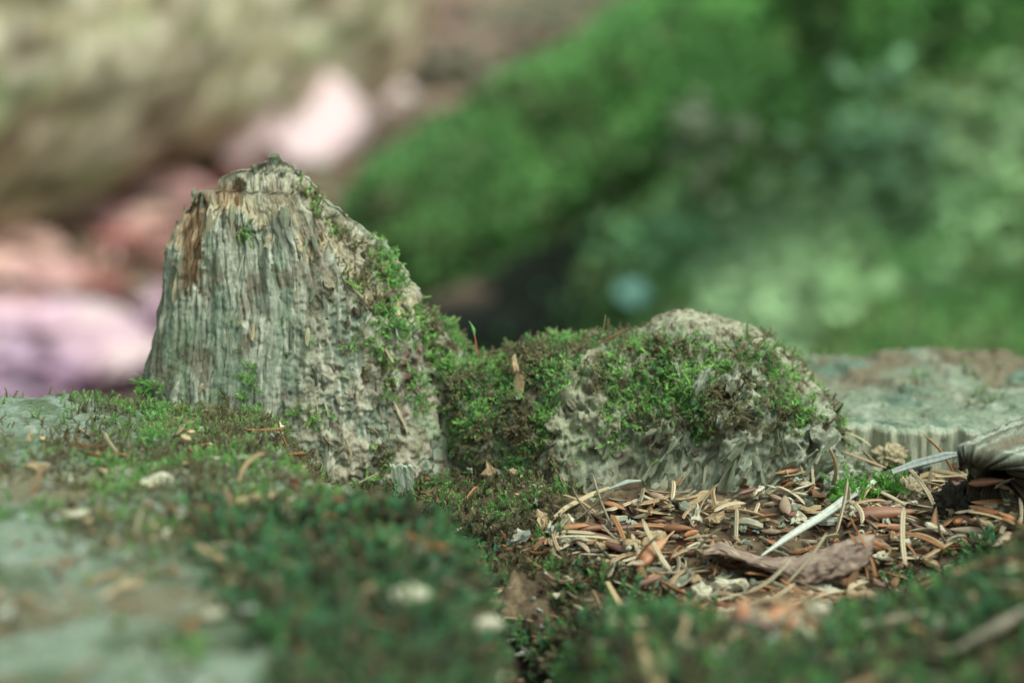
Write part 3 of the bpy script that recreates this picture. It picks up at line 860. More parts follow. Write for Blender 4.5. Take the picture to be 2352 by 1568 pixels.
ntone = [('tan', S(178, 148, 112), S(112, 86, 62)), ('pale straw', S(200, 182, 150), S(146, 122, 94)), ('grey brown', S(150, 136, 112), S(96, 82, 66)), ('orange brown', S(170, 118, 76), S(100, 66, 42))]
needles = [(nm, [needle_mesh(200 + 10 * i + k, a, b) for k in range(5)]) for i, (nm, a, b) in enumerate(ntone)]
for _, l in needles:
    for me in l: me.materials.append(M_NEEDLE)

def bud_mesh(seed, c1, c2, shell=False):
    r = np.random.default_rng(seed)
    n, m = 12, 12
    t = np.linspace(0, 1, n)
    wd = (np.sin(np.pi * t ** 0.72) ** .8) * .5 + .02
    V, C = [], []
    for k in range(n):
        for q in range(m):
            a = 2 * np.pi * q / m
            x = math.cos(a) * wd[k] * .27; y = math.sin(a) * wd[k] * (.21 if math.sin(a) > 0 else (-.10 if shell else .22))
            V.append((x + .05 * math.sin(3 * t[k]), y + .04 * t[k] ** 2, t[k] - .5))
            C.append(lerp(c1, c2, t[k]) * (0.9 + .2 * r.random()))
    F = [(k * m + q, k * m + (q + 1) % m, (k + 1) * m + (q + 1) % m, (k + 1) * m + q) for k in range(n - 1) for q in range(m)]
    return mesh_from('bud', np.array(V), np.array(F), np.array(C))

btone = [('chestnut brown', S(126, 78, 54), S(158, 110, 80)), ('orange brown', S(172, 108, 66), S(188, 138, 98)), ('dark brown', S(104, 66, 54), S(132, 92, 74)), ('pale brown', S(150, 122, 100), S(182, 158, 132))]
buds = [(nm, [bud_mesh(300 + 10 * i + k, a, b, k % 2 == 1) for k in range(4)]) for i, (nm, a, b) in enumerate(btone)]
for _, l in buds:
    for me in l: me.materials.append(M_BUD)

def chip_mesh(seed, c, th=.12, nn=11):
    r = np.random.default_rng(seed)
    a = np.linspace(0, 2 * np.pi, nn, endpoint=False)
    rad = .5 * (1 + .35 * r.normal(size=nn)); rad = np.clip(rad, .22, .85)
    rim = np.stack([np.cos(a) * rad * .62, 0 * a, np.sin(a) * rad], -1)
    rim[:, 1] = .18 * fbm(rim[:, 0] * 2 + seed, rim[:, 2] * 2, 0 * a, 2)
    inn = rim * np.array([.55, 1, .55]); inn[:, 1] += .06 * r.normal(size=nn)
    V = np.concatenate([rim + [0, th / 2, 0], inn + [0, th * .7, 0], rim - [0, th / 2, 0], inn - [0, th * .6, 0], [[0, th * .8, 0], [0, -th * .7, 0]]])
    F = []
    for q in range(nn):
        p = (q + 1) % nn
        F += [(q, p, nn + p, nn + q), (2 * nn + q, 3 * nn + q, 3 * nn + p, 2 * nn + p), (q, 2 * nn + q, 2 * nn + p, p),
              (nn + q, nn + p, 4 * nn, 4 * nn), (3 * nn + q, 4 * nn + 1, 4 * nn + 1, 3 * nn + p)]
    T = []
    for f in F:
        f = [f[0]] + [f[i] for i in range(1, 4) if f[i] != f[i - 1]]
        T.append((f[0], f[1], f[2]))
        if len(f) == 4: T.append((f[0], f[2], f[3]))
    return mesh_from('chip', V, np.array(T), np.array(c) * (0.82 + .3 * r.random((len(V), 1))), smooth=False)

ctone = [('cream', S(214, 204, 176)), ('pale grey', S(182, 184, 168)), ('tan', S(190, 162, 124)), ('brown', S(128, 92, 66)), ('grey green', S(140, 144, 122))]
chips = [(nm, [chip_mesh(400 + 10 * i + k, c, .10 + .05 * (k % 3)) for k in range(6)]) for i, (nm, c) in enumerate(ctone)]
for _, l in chips:
    for me in l: me.materials.append(M_CHIP)

frag_me = [chip_mesh(480 + k, [S(164, 154, 128), S(142, 140, 118), S(182, 170, 140), S(112, 100, 80)][k % 4], .35, 9) for k in range(10)]
for me in frag_me: me.materials.append(M_ROT)
for i in range(150):
    if i < 85: X, Y, par = r.uniform(1190, 1960), r.uniform(800, 1150), hump
    else:
        Y = r.uniform(640, 1110); X = lerp(poly(Y, XL), poly(Y, XR), r.uniform(.55, .97)); par = spire
    L = r.uniform(.0018, .0048)
    add_splinter(X, Y, L, L * r.uniform(.5, .9), r.uniform(-1.2, 1.2), me=r.choice(frag_me), parent=par, name='wood_fragment', out=r.uniform(0, .5), sink=.05)

def lay(me, name, p, yaw, pitch_, roll, s, label=None, cat=None, group=None):
    """Lay a piece whose long axis is local Z: yaw about the vertical, pitch_ up from the ground."""
    d = np.array([math.cos(yaw) * math.cos(pitch_), math.sin(yaw) * math.cos(pitch_), math.sin(pitch_)])
    rot = basis(d, roll)
    o = bpy.data.objects.new(name, me); COL.objects.link(o)
    o.matrix_world = xform(p, rot, s)
    return tag(o, label, cat, group)

def where(X, Y):
    if X > 2120: return 'below the hollow root' if Y > 1190 else 'beside the hollow root'
    if Y < 1185 and X < 1500: return 'under the left end of the hump'
    if Y < 1185 and X < 1700: return 'under the middle of the hump'
    if Y < 1170 and X < 1900: return 'under the right end of the hump'
    if X < 1400 and Y < 1345: return 'at the left end of the litter'
    if X < 1640 and Y < 1240: return 'between hump and bark flake'
    if X < 1640 and Y < 1345: return ('just left of the bark flake' if X > 1530 else 'far left of the bark flake') + (' and behind it' if Y < 1285 else '')
    if Y >= 1345:
        k = 0 if X < 1560 else 1 if X < 1680 else 2 if X < 1770 else 3 if X < 1860 else 4 if X < 1960 else 5
        f = ' close' if Y < 1400 else ' well'
        return ['by the blurred front moss', f'{f[1:]} before the left tip of the bark flake', f'{f[1:]} before the left half of the bark flake', f'{f[1:]} before the middle of the bark flake', f'{f[1:]} before the right half of the bark flake', 'by the moss right of the bark flake'][k]
    if X > 2010: return 'right of the bark flake' if Y > 1240 else 'behind the right end of the bark flake'
    if Y < 1235: return 'left of the pale sliver' if (Y - 1276) * .86 + (X - 1748) * .545 < 0 else 'right of the pale sliver'
    return 'close above the bark flake'

def pan_point(flat=True):
    while True:
        X = r.uniform(1180, 2330); Y = r.uniform(1105, 1510)
        lim0 = 1150 + (1480 - X) * .25 if X < 1480 else (1150 if X < 1800 else 1090)
        if Y < lim0: continue
        if Y > rim_curve(X) + r.gauss(0, 14) and r.random() < .93: continue
        if flat and (1650 < X < 2000 and 1222 < Y < 1352): continue
        if flat and abs((Y - 1276) * .86 + (X - 1748) * .545) < 20 and 1740 < X < 2020: continue
        h = hit(X, Y)
        if h is None or h[1][2] < .25 or h[0][1] > .02: continue
        return X, Y, h[0]

# fine crumbs and broken bits under the countable pieces
cv, cf, cc, off = [], [], [], 0
tmpl = []
for l in (needles, buds, chips):
    for nm, ms in l:
        for me in ms[:2]:
            a = np.empty(len(me.vertices) * 3, np.float32); me.vertices.foreach_get('co', a)
            ca = np.empty(len(me.vertices) * 4, np.float32); me.color_attributes['col'].data.foreach_get('color', ca)
            fs = [tuple(p.vertices) for p in me.polygons]
            tri = []
            for f in fs:
                tri.append(f[:3])
                if len(f) == 4: tri.append((f[0], f[2], f[3]))
            kk = 0 if l is needles else (1 if l is buds else 2)
            tmpl.append((kk, a.reshape(-1, 3).astype(float), np.array(tri), ca.reshape(-1, 4)[:, :3].astype(float)))
for i in range(1150):
    X, Y, p = pan_point(False)
    kk, V, F, c = tmpl[r.randrange(len(tmpl))]
    if kk == 0: s = r.uniform(.004, .010); sv = np.array([s * 1.3, s * 1.3, s])
    elif kk == 1: s = r.uniform(.003, .007); sv = np.array([s, s, s])
    else: s = r.uniform(.0012, .0040); sv = np.array([s, s, s])
    d = np.array([r.gauss(0, 1), r.gauss(0, 1), r.gauss(0, .2)])
    m = np.array(basis(d, r.uniform(0, 6.28)))[:3, :3]
    v = (V * sv) @ m.T + p + np.array([0, 0, r.uniform(-.0004, .0010)])
    cv.append(v); cf.append(F + off); cc.append(c * r.uniform(.4, .9)); off += len(V)
lit = link('litter', mesh_from('litter', np.concatenate(cv), np.concatenate(cf), np.concatenate(cc)), M_CHIP)
tag(lit, 'fine broken litter of needle and bud fragments on the hollow floor', 'litter', None, 'stuff')

def leanword(pt, yaw=0):
    if abs(pt) > .6: return 'leaning upright'
    c = abs(math.cos(yaw))
    return 'lying crosswise' if c > .85 else ('lying slantwise' if c > .4 else 'pointing forward')
def lenword(L, a, b): return 'short ' if L < a else ('long ' if L > b else '')
for i in range(185):
    X, Y, p = pan_point()
    nm, ms = needles[r.choices([0, 1, 2, 3], [4, 4, 3, 1.4])[0]]
    L = r.uniform(.0085, .0165); yaw = r.uniform(0, 6.28)
    if r.random() < .10: pt = r.uniform(.7, 1.2)
    else: pt = r.gauss(0, .16)
    z = r.uniform(.0006, .0034) + abs(math.sin(pt)) * L * .42
    lay(r.choice(ms), 'spruce_needle', p + np.array([0, 0, z]), yaw, pt, r.uniform(-.6, .6), (L * 1.15 if L < .012 else L,) * 2 + (L,),
        f'{lenword(L, .0115, .0145)}{nm} needle {leanword(pt, yaw)} {where(X, Y)}', 'needle', 'dry needles in the litter')
for i in range(66):
    X, Y, p = pan_point()
    nm, ms = buds[r.choices([0, 1, 2, 3], [3, 4, 2, 2])[0]]
    L = r.uniform(.006, .0125); yaw = r.uniform(0, 6.28); pt = r.gauss(0, .15)
    lay(r.choice(ms), 'bud_scale', p + np.array([0, 0, r.uniform(.0008, .0030)]), yaw, pt, r.uniform(-.5, .5), (L, L, L),
        f'{lenword(L, .009, .0122)}{nm} bud scale {leanword(pt, yaw)} {where(X, Y)}', 'bud scale', 'bud scales in the litter')
for i in range(130):
    X, Y, p = pan_point()
    nm, ms = chips[r.choices([0, 1, 2, 3, 4], [4, 2, 3, 1.5, 1.5])[0]]
    L = r.uniform(.003, .0075)
    lay(r.choice(ms), 'wood_crumb', p + np.array([0, 0, r.uniform(.0004, .0026)]), r.uniform(0, 6.28), r.gauss(0, .25), r.uniform(-.6, .6) + 0, (L * r.uniform(.6, 1.1), L, L),
        f'{lenword(L, .0043, .0062)}{nm} rotten wood crumb {where(X, Y)}'.replace('long', 'large').replace('short', 'small'), 'wood crumb', 'wood crumbs in the litter')

cv, cf, cc, off = [], [], [], 0
def reg_fg(c, n):
    X, Y, _ = proj(c)
    return (Y > 1000) * (Y < 1650) * (X > -100) * (X < 2460) * (n[:, 2] > .2) * (1.0 + .2 * (X < 450)) * (1 + 1.5 * ((X > 1080) & (X < 1260)))
Pf, Nf = surf_points(body.data, 850, 301, reg_fg)
for p in Pf:
    kk, V, F, c = tmpl[r.choice([i for i in range(len(tmpl)) if tmpl[i][0] != 1 or r.random() < .2])]
    if kk == 0: sz = r.uniform(.004, .011); sv = np.array([sz * 1.2, sz * 1.2, sz])
    else: sz = r.uniform(.0010, .0034); sv = np.array([sz, sz, sz])
    m = np.array(basis(np.array([r.gauss(0, 1), r.gauss(0, 1), r.gauss(0, .4)]), r.uniform(0, 6.28)))[:3, :3]
    cv.append((V * sv) @ m.T + p + np.array([0, 0, r.uniform(.0005, .0045)])); cf.append(F + off); cc.append(c * r.uniform(.55, 1.0)); off += len(V)
tag(link('moss_litter', mesh_from('moss_litter', np.concatenate(cv), np.concatenate(cf), np.concatenate(cc)), M_CHIP), 'scattered crumbs and needle bits caught in the foreground moss', 'litter', None, 'stuff')
# ------------------------------------------------------------------ single pieces one can point at
def ribbon(name, pts, widths, th, c, mat, nseg=40, seed=0, jag=.10, upv=(0, -.4, 1), streak=.2):
    """A flat strip along points: rounded-rectangle section, uneven edges."""
    rr = np.random.default_rng(seed)
    pts = np.array(pts, float); q = np.linspace(0, len(pts) - 1, nseg)
    P = np.stack([np.interp(q, np.arange(len(pts)), pts[:, k]) for k in range(3)], -1)
    for _ in range(3): P[1:-1] = (P[:-2] + 2 * P[1:-1] + P[2:]) / 4
    Wd = np.interp(q, np.linspace(0, len(pts) - 1, len(widths)), widths)
    T = np.gradient(P, axis=0); T /= np.linalg.norm(T, axis=1)[:, None]
    Sd = np.cross(T, np.array(upv, float)); Sd /= np.linalg.norm(Sd, axis=1)[:, None]
    Nn = np.cross(Sd, T)
    m = 12
    sec = np.array([(-1, 0), (-.85, .7), (-.5, .95), (-.2, .75), (.15, 1.0), (.55, .85), (.88, .65), (1, 0), (.85, -.7), (.3, -1), (-.3, -1), (-.85, -.7)])
    V, C = [], []
    for k in range(m):
        wv = sec[k, 0] * (1 + jag * pn(q * .9 + seed, 3.1 * np.sign(sec[k, 0]), .3 + 0 * q))
        hv = sec[k, 1] * (1 + .5 * pn(q * .5 + seed, k * 1.7, .8))
        V.append(P + Sd * (wv * Wd / 2)[:, None] + Nn * (hv * th / 2 * np.minimum(1, Wd / (2.5 * th) + .3))[:, None])
        C.append(np.array(c)[None] * (1 - streak + 2 * streak * np.clip(pn(q * .18, k * 2.3, seed) * .8 + .5, 0, 1))[:, None])
    V = np.stack(V, 0); C = np.stack(C, 0)
    F = gridfaces(m, nseg, True)
    e0 = [(0, 1, 2, 11), (2, 3, 10, 11), (3, 4, 9, 10), (4, 5, 8, 9), (5, 6, 7, 8)]
    ef = [tuple(i * nseg for i in f) for f in e0] + [tuple(i * nseg + nseg - 1 for i in f) for f in e0]
    return link(name, mesh_from(name, V, np.concatenate([F, np.array(ef)]), C), mat)

def pz(X, Y, lift=0.0, d=None):
    if d is not None: return at(X, Y, d)
    h = hit(X, Y)
    p = h[0] if h is not None else at(X, Y, .6)
    t = (CP - p) / np.linalg.norm(CP - p)
    return p + t * lift

o = ribbon('wood_sliver', [pz(1748, 1276, .014), pz(1800, 1240, .013), pz(1880, 1190, .012), pz(1950, 1140, .012), pz(2010, 1104, .013)], [.0004, .0014, .0022, .0024, .0020, .0016], .0008, S(184, 184, 170), M_CHIP, 70, 1, .4, (0, -.9, .5), .55)
tag(o, 'long bleached wood sliver lying slantwise across the needle litter', 'wood sliver')
o = ribbon('wood_sliver', [pz(2050, 1084, .004, .606), pz(2110, 1062, 0, .605), pz(2170, 1047, 0, .603), pz(2212, 1040, 0, .602)], [.0016, .0024, .0024, .0012], .0008, S(164, 168, 160), M_CHIP, 50, 2, .25, (0, -.9, .5), .45)
tag(o, 'grey wood sliver reaching from the litter to the hollow root', 'wood sliver')
o = ribbon('wood_sliver', [pz(1846, 1306, .003), pz(1880, 1290, .006), pz(1930, 1302, .006), pz(1958, 1290, .005), pz(1975, 1275, .004)], [.001, .0018, .0014, .002, .001], .0008, S(206, 206, 190), M_CHIP, 40, 3)
tag(o, 'short wavy white strip above the brown bark flake', 'wood sliver')
o = ribbon('wood_sliver', [pz(1255, 1205, .003), pz(1300, 1165, .005), pz(1360, 1135, .006), pz(1400, 1120, .006)], [.001, .0016, .0017, .001], .0012, S(178, 158, 124), M_NEEDLE, 40, 4)
tag(o, 'long curved tan needle arching over the litter left of the hump foot', 'needle')
o = ribbon('wood_sliver', [pz(1400, 1122, .006), pz(1440, 1106, .007), pz(1472, 1104, .006)], [.0006, .0016, .0005], .001, S(150, 154, 142), M_NEEDLE, 30, 5)
o.name = 'dry_blade'
tag(o, 'small grey curved blade at the foot of the hump', 'dry blade')

# brown bark flake: a curled plate with thickness
nu, nv = 70, 24
U, V_ = np.meshgrid(np.linspace(0, 1, nu), np.linspace(0, 1, nv), indexing='ij')
upx = [(0, 1262), (.1, 1240), (.2, 1262), (.35, 1278), (.55, 1276), (.75, 1252), (.9, 1228), (1, 1222)]
lox = [(0, 1272), (.1, 1272), (.2, 1284), (.35, 1304), (.5, 1330), (.62, 1342), (.75, 1334), (.9, 1312), (1, 1280)]
BX = 1615 + U * 392 + 6 * pn(V_ * 3, 2 + 0 * U, .3)
BY = lerp(np.interp(U, *np.array(upx).T), np.interp(U, *np.array(lox).T), V_) + 5 * pn(U * 14, V_ * 2, .5)
dep = 0.548 - 0.006 * V_ + 0.0035 * np.sin(U * 5.5) - .004 * (1 - (2 * V_ - 1) ** 2) + .0010 * fbm(U * 8, V_ * 3, 0 * U, 3) + .0006 * fbm(U * 30, V_ * 9, 0 * U, 3) + .018 * (1 - U) * 0
base_d = [proj(hit(1660, 1275)[0])[2], proj(hit(1950, 1300)[0])[2]]
dep = dep - .548 + lerp(base_d[0], base_d[1], U) - .010 + .004 * (1-V_)
ft = at(BX, BY, dep)
bk = ft + np.array([0, .0014, -.0006])
Fg = gridfaces(nu, nv)
nvt = nu * nv
F2 = Fg[:, ::-1] + nvt
bd = [i * nv for i in range(nu)], [i * nv + nv - 1 for i in range(nu)], list(range(nv)), [(nu - 1) * nv + j for j in range(nv)]
ex = []
for e in bd:
    for a, b in zip(e[:-1], e[1:]): ex.append((a, b, b + nvt, a + nvt))
bc = np.zeros((nu, nv, 3)) + S(138, 116, 102)
bc = mixc(bc, S(166, 142, 124), sstep(-.1, .5, fbm(U * 7, V_ * 3, 0 * U, 3)))
bc = mixc(bc, S(84, 58, 56), sstep(.42, .6, pn(U * 17, V_ * 5, .7)))
flake = link('bark_flake', mesh_from('bark_flake', np.concatenate([ft.reshape(-1, 3), bk.reshape(-1, 3)]), np.concatenate([Fg, F2, np.array(ex)]), np.concatenate([bc.reshape(-1, 3), bc.reshape(-1, 3) * .8])), M_BARK)
tag(flake, 'greyish brown curled bark flake with dark spots on the litter', 'bark flake')

def spot(me, name, X, Y, L, yaw, pt, roll, label, cat, lift=.001, group=None, sx=1, sy=1, d=None):
    p = pz(X, Y, lift, d)
    return lay(me, name, p, yaw, pt, roll, (L * sx, L * sy, L), label, cat, group)

# paired needles on the bark flake, upright needles, named buds
dB = base_d[1] - .017
spot(needles[3][1][0], 'spruce_needle', 1972, 1275, .0125, 2.2, .95, .2, 'left one of two orange needles leaning on the bark flake', 'needle', d=dB)
spot(needles[3][1][1], 'spruce_needle', 1990, 1272, .0125, 2.1, .9, .3, 'right one of two orange needles leaning on the bark flake', 'needle', d=dB)
spot(buds[1][1][0], 'bud_scale', 1503, 1268, .0125, .85, .35, .2, 'big orange brown bud lying slantwise left of the bark flake', 'bud', .004, sx=1.2)
spot(buds[0][1][0], 'bud_scale', 1555, 1215, .0100, -.6, .1, .2, 'chestnut bud below the hump foot with a lighter tip', 'bud', .004)
spot(buds[1][1][2], 'bud_scale', 2145, 1215, .0120, 1.4, 1.1, 1.5, 'orange pointed bud scale standing upright by the hollow root', 'bud', .004, sx=1.5)
spot(buds[0][1][2], 'bud_scale', 2030, 1182, .0165, .0, .02, .2, 'long chestnut bud lying level behind the bark flake', 'bud', .006)
spot(buds[0][1][0], 'bud_scale', 2266, 1108, .0095, .05, .05, .2, 'brown bud lying inside the mouth of the hollow root', 'bud', d=.582)
spot(needles[1][1][1], 'spruce_needle', 1690, 1215, .0115, 1.4, 1.25, .1, 'straw coloured needle standing upright in front of the hump', 'needle', .005)
spot(needles[1][1][2], 'spruce_needle', 1872, 1110, .0100, 1.9, 1.2, .1, 'tan needle propped upright against the right end of the hump', 'needle', .004)
spot(needles[0][1][2], 'spruce_needle', 1848, 1100, .0080, 2.2, 1.1, .1, 'short brown needle propped against the right end of the hump', 'needle', .004)
spot(needles[0][1][3], 'spruce_needle', 1985, 1055, .0135, -.5, -.25, .1, 'brown needle poking out from the right end of the hump', 'needle', .004)
spot(needles[1][1][3], 'spruce_needle', 1975, 1010, .0080, -.7, -.35, .1, 'pale needle fallen over the ledge behind the hump', 'needle', .004)
spot(needles[2][1][3], 'spruce_needle', 2142, 1110, .0090, 1.5, 1.3, .1, 'greenish needle standing upright beside the hollow root', 'needle', .006)
spot(needles[1][1][4], 'spruce_needle', 2336, 1185, .0100, 1.2, 1.0, .1, 'pale needle leaning under the hollow root at the right edge', 'needle', .004)

# chips on the slab and in the foreground
def chip(X, Y, L, tone, k, yaw, pt, label, lift=.0015, sx=1, roll=.1, sy=1):
    return spot(chips[tone][1][k], 'wood_chip', X, Y, L, yaw, pt, roll, label, 'wood chip', lift, None, sx, sy)
chip(160, 1180, .0065, 0, 0, .1, .0, 'small white wood chip on the slab at the far left', .006)
chip(345, 1110, .0090, 0, 1, -.2, .05, 'cream wood chip lying on moss left of the spire', .006)
chip(716, 1121, .0085, 0, 2, .05, .1, 'blurred whitish chip in front of the spire foot', .006, .6)
chip(470, 985, .0055, 1, 3, -.6, .1, 'pale sliver shaped chip on the moss by the spire', .001, .6)
chip(414, 941, .0050, 3, 2, .1, .05, 'reddish brown flake on moss at the left foot of the spire', .001, .7)
chip(190, 1028, .0110, 3, 3, -.1, .05, 'rusty brown strip lying on the left slab', .0005, .45)
chip(85, 1072, .0060, 2, 4, -.3, .05, 'tan chip near the left picture edge', .001, .7)
chip(482, 1172, .0090, 3, 4, -.4, .05, 'blurred brown flake on the mossy slope', .006, .5)
chip(575, 1150, .0050, 2, 5, .4, .05, 'blurred tan crumb on the mossy slope', .006)
chip(940, 1365, .0068, 0, 3, .4, .1, 'cream crumb beside the crumbling gap in the foreground', .011)
chip(1092, 1436, .0085, 0, 4, .2, .1, 'largest whitish crumb in the crumbling foreground gap', .011)
chip(496, 1410, .0038, 0, 5, .2, .1, 'small pale crumb on the lower left slab', .006)
chip(730, 1290, .0050, 2, 0, .2, .1, 'pinkish tan crumb in the dark foreground moss', .011)
chip(1205, 1500, .0036, 1, 1, .2, .1, 'pale grey crumb low in the foreground gap', .006)
chip(1665, 1400, .0062, 0, 0, -.6, .2, 'cream curved crumb in front of the litter', .011)
chip(1410, 1195, .0062, 0, 2, .2, .2, 'cream flake at the left of the litter below the hump', .004)
chip(1480, 1225, .0060, 2, 3, -1.0, .3, 'tan flake left of the chestnut bud', .005)
chip(1188, 862, .0095, 2, 4, 2.0, 1.0, 'tan wood chip standing in the moss at the left of the hump', .002, .5)
chip(1125, 1090, .0075, 2, 5, 1.8, 1.1, 'curled tan bark scrap in the cleft beside the spire foot', .003, .8)
chip(1610, 880, .0075, 4, 5, .9, .7, 'grey brown chip caught in the moss on the hump', .002, .5)

# upright grey chip with a split, in front of the spire
rr = np.random.default_rng(5)
p0 = pz(925, 1106, .010)
for q, (w0, dx) in enumerate([(0.5, 0)]):
    nu2 = 17; nv2 = 9
    UU, VV2 = np.meshgrid(np.linspace(-.5, .5, nu2), np.linspace(0, 1, nv2), indexing='ij')
    slot = np.where((np.abs(UU - .1) < .06), -.0003, 0)
    x = UU * .0054 * (.85 + .3 * VV2) + .0009 * pn(VV2 * 5, UU * 2, .2); z = (VV2 - .5) * .0098 + .0011 * pn(UU * 7, VV2 * .4, .9)
    y = -.0007 - slot + .0002 * pn(UU * 12, VV2 * 3, .4)
    fr = np.stack([x, y, z], -1).reshape(-1, 3); bk2 = np.stack([x, 0 * y + .0009, z], -1).reshape(-1, 3)
    Fg = gridfaces(nu2, nv2); nvt = nu2 * nv2
    bd = [i * nv2 for i in range(nu2)], [i * nv2 + nv2 - 1 for i in range(nu2)], list(range(nv2)), [(nu2 - 1) * nv2 + j for j in range(nv2)]
    ex = [(a, b, b + nvt, a + nvt) for e in bd for a, b in zip(e[:-1], e[1:])]
    me = mesh_from('upright_chip', np.concatenate([fr, bk2]), np.concatenate([Fg, Fg[:, ::-1] + nvt, np.array(ex)]), np.zeros((2 * nvt, 3)) + S(162, 166, 146), smooth=False)
    o = link('wood_chip', me, M_CHIP, None, None, Matrix.Translation(Vector(p0)) @ Matrix.Rotation(-.08, 4, 'Y') @ Matrix.Rotation(.15, 4, 'X'))
    tag(o, 'pale grey green chip with a split standing before the spire foot', 'wood chip')

# straws and a forked twig in the foreground
o = ribbon('straw', [pz(440, 1250, .007), pz(520, 1290, .009), pz(618, 1335, .008)], [.0014, .0018, .0016], .0012, S(164, 136, 100), M_NEEDLE, 30, 8)
tag(o, 'blurred tan straw lying across the dark moss slope', 'straw')
tw = empty('forked_twig', pz(1470, 1460, .006)); tag(tw, 'blurred forked twig standing in the foreground moss', 'twig')
twi = tw.location.copy()
for k, (pp, ww) in enumerate([([pz(1395, 1338, .008), pz(1430, 1400, .008), pz(1470, 1462, .008)], [.0012, .0016, .002]), ([pz(1470, 1462, .008), pz(1482, 1510, .007), pz(1505, 1575, .005)], [.002, .0018, .0016]), ([pz(1520, 1480, .009), pz(1528, 1530, .008), pz(1510, 1580, .006)], [.0008, .0018, .0014])]):
    q_ = ribbon('stem', pp, ww, .0014, S(176, 150, 110), M_NEEDLE, 24, 9 + k); q_.parent = tw; q_.matrix_parent_inverse = Matrix.Translation(-twi)
o = ribbon('straw', [pz(2060, 1400, .006), pz(2150, 1340, .008), pz(2240, 1330, .006), pz(2340, 1300, .005)], [.0010, .0018, .0018, .0012], .0012, S(190, 178, 120), M_NEEDLE, 40, 14)
tag(o, 'yellowish straw over the blurred moss at the lower right', 'straw')
o = ribbon('straw', [pz(1960, 1440, .006), pz(2060, 1420, .007), pz(2140, 1405, .006)], [.0012, .0020, .0012], .0012, S(158, 146, 124), M_NEEDLE, 30, 15)
tag(o, 'grey straw low in the blurred moss at the lower right', 'straw')
o = ribbon('straw', [pz(2200, 1490, .006), pz(2290, 1440, .009), pz(2360, 1400, .009)], [.0016, .0026, .0020], .0016, S(150, 136, 116), M_NEEDLE, 30, 16)
tag(o, 'thick grey brown stalk at the right edge of the foreground', 'stalk')

# thin stalks on the saddle and the hump
ns = empty('moss_sporophyte', at(1097, 815, .628)); tag(ns, 'thin red moss stalk with a green pointed capsule in the saddle', 'moss stalk')
nsi = ns.location.copy()
a_ = ribbon('stalk', [at(1097, 815, .628), at(1094, 790, .628), at(1090, 770, .628)], [.0003, .0003, .0003], .0003, S(168, 92, 52), M_NEEDLE, 16, 20)
b_ = ribbon('capsule', [at(1090, 771, .628), at(1088, 757, .628), at(1083, 746, .628), at(1077, 737, .628)], [.0003, .0011, .0005, .0002], .0006, S(120, 170, 96), M_MOSS, 20, 21)
for q_ in (a_, b_): q_.parent = ns; q_.matrix_parent_inverse = Matrix.Translation(-nsi)
o = ribbon('twig', [at(1376, 788, .632), at(1410, 772, .630), at(1443, 754, .630)], [.0006, .0008, .0004], .0006, S(120, 84, 56), M_NEEDLE, 20, 22)
tag(o, 'thin brown twig lying on top of the mossy hump', 'twig')
o = ribbon('grass_stalk', [at(1384, 770, .634), at(1388, 745, .634), at(1391, 722, .634)], [.0003, .0003, .0002], .0003, S(126, 110, 72), M_NEEDLE, 12, 23)
tag(o, 'hair thin upright stalk rising from the mossy hump', 'stalk')
o = ribbon('grass_stalk', [at(1100, 822, .632), at(1120, 812, .632), at(1148, 802, .632)], [.0003, .0003, .0002], .0003, S(116, 96, 72), M_NEEDLE, 12, 24)
tag(o, 'hair thin slanting stalk in the saddle beside the spire', 'stalk')

# green moss sprig lying on the sliver
pts = []
rs = np.random.default_rng(9)
for k in range(70):
    X = 1935 + 150 * rs.random(); Y = lerp(1138, 1112, (X - 1935) / 150) + rs.normal() * 9
    if rs.random() < .25: X, Y = 1905 + 60 * rs.random(), 1105 + 20 * rs.random()
    pts.append(pz(X, Y, .008))
P = np.array(pts); N = np.tile(np.array([-.5, -.5, .6]), (len(P), 1))
cols = np.tile(S(118, 178, 78), (len(P), 1)) * rs.uniform(.7, 1.15, (len(P), 1))
sprig = scatter('moss_sprig', FINE, P, N, rs.uniform(.0035, .0075, len(P)), 0, cols * .7, cols, 'fresh bright green moss sprig lying over the pale wood sliver', 'moss sprig', .8)
del sprig['kind']

# dark charred lump beside the hollow root
nn_ = 26
th_, ph_ = np.meshgrid(np.linspace(0, 2 * np.pi, nn_ * 2, endpoint=False), np.linspace(.02, np.pi - .02, nn_), indexing='ij')
dirs = np.stack([np.cos(th_) * np.sin(ph_), np.sin(th_) * np.sin(ph_), np.cos(ph_)], -1)
rad = .0052 * (1 + .5 * fbm(dirs[..., 0] * 2.6, dirs[..., 1] * 2.6, dirs[..., 2] * 2.6, 5, .65))
lump = link('charred_lump', mesh_from('charred_lump', dirs * rad[..., None], gridfaces(nn_ * 2, nn_, True), np.zeros(dirs.shape) + S(62, 56, 48)), M_ROT, None, pz(2196, 1160, .008))
tag(lump, 'black crumbly lump below the mouth of the hollow root', 'lump')
for (X, Y, sz, c, lab, sd_) in [(2045, 1046, .0033, S(178, 162, 130), 'crumbly tan lump resting at the foot of the ledge', 3), (2085, 1128, .0034, S(176, 160, 132), 'pale brown crumb between moss sprig and hollow root', 5), (2110, 1095, .0030, S(70, 70, 62), 'dark grey crumb behind the moss sprig', 8)]:
    rad = sz * (1 + .5 * fbm(dirs[..., 0] * 2.6 + sd_, dirs[..., 1] * 2.6, dirs[..., 2] * 2.6, 5, .65))
    tag(link('rotten_lump', mesh_from('rotten_lump', dirs * rad[..., None] * np.array([1.2, .8, .9]), gridfaces(nn_ * 2, nn_, True), np.zeros(dirs.shape) + c), M_ROT, None, pz(X, Y, .003)), lab, 'lump')


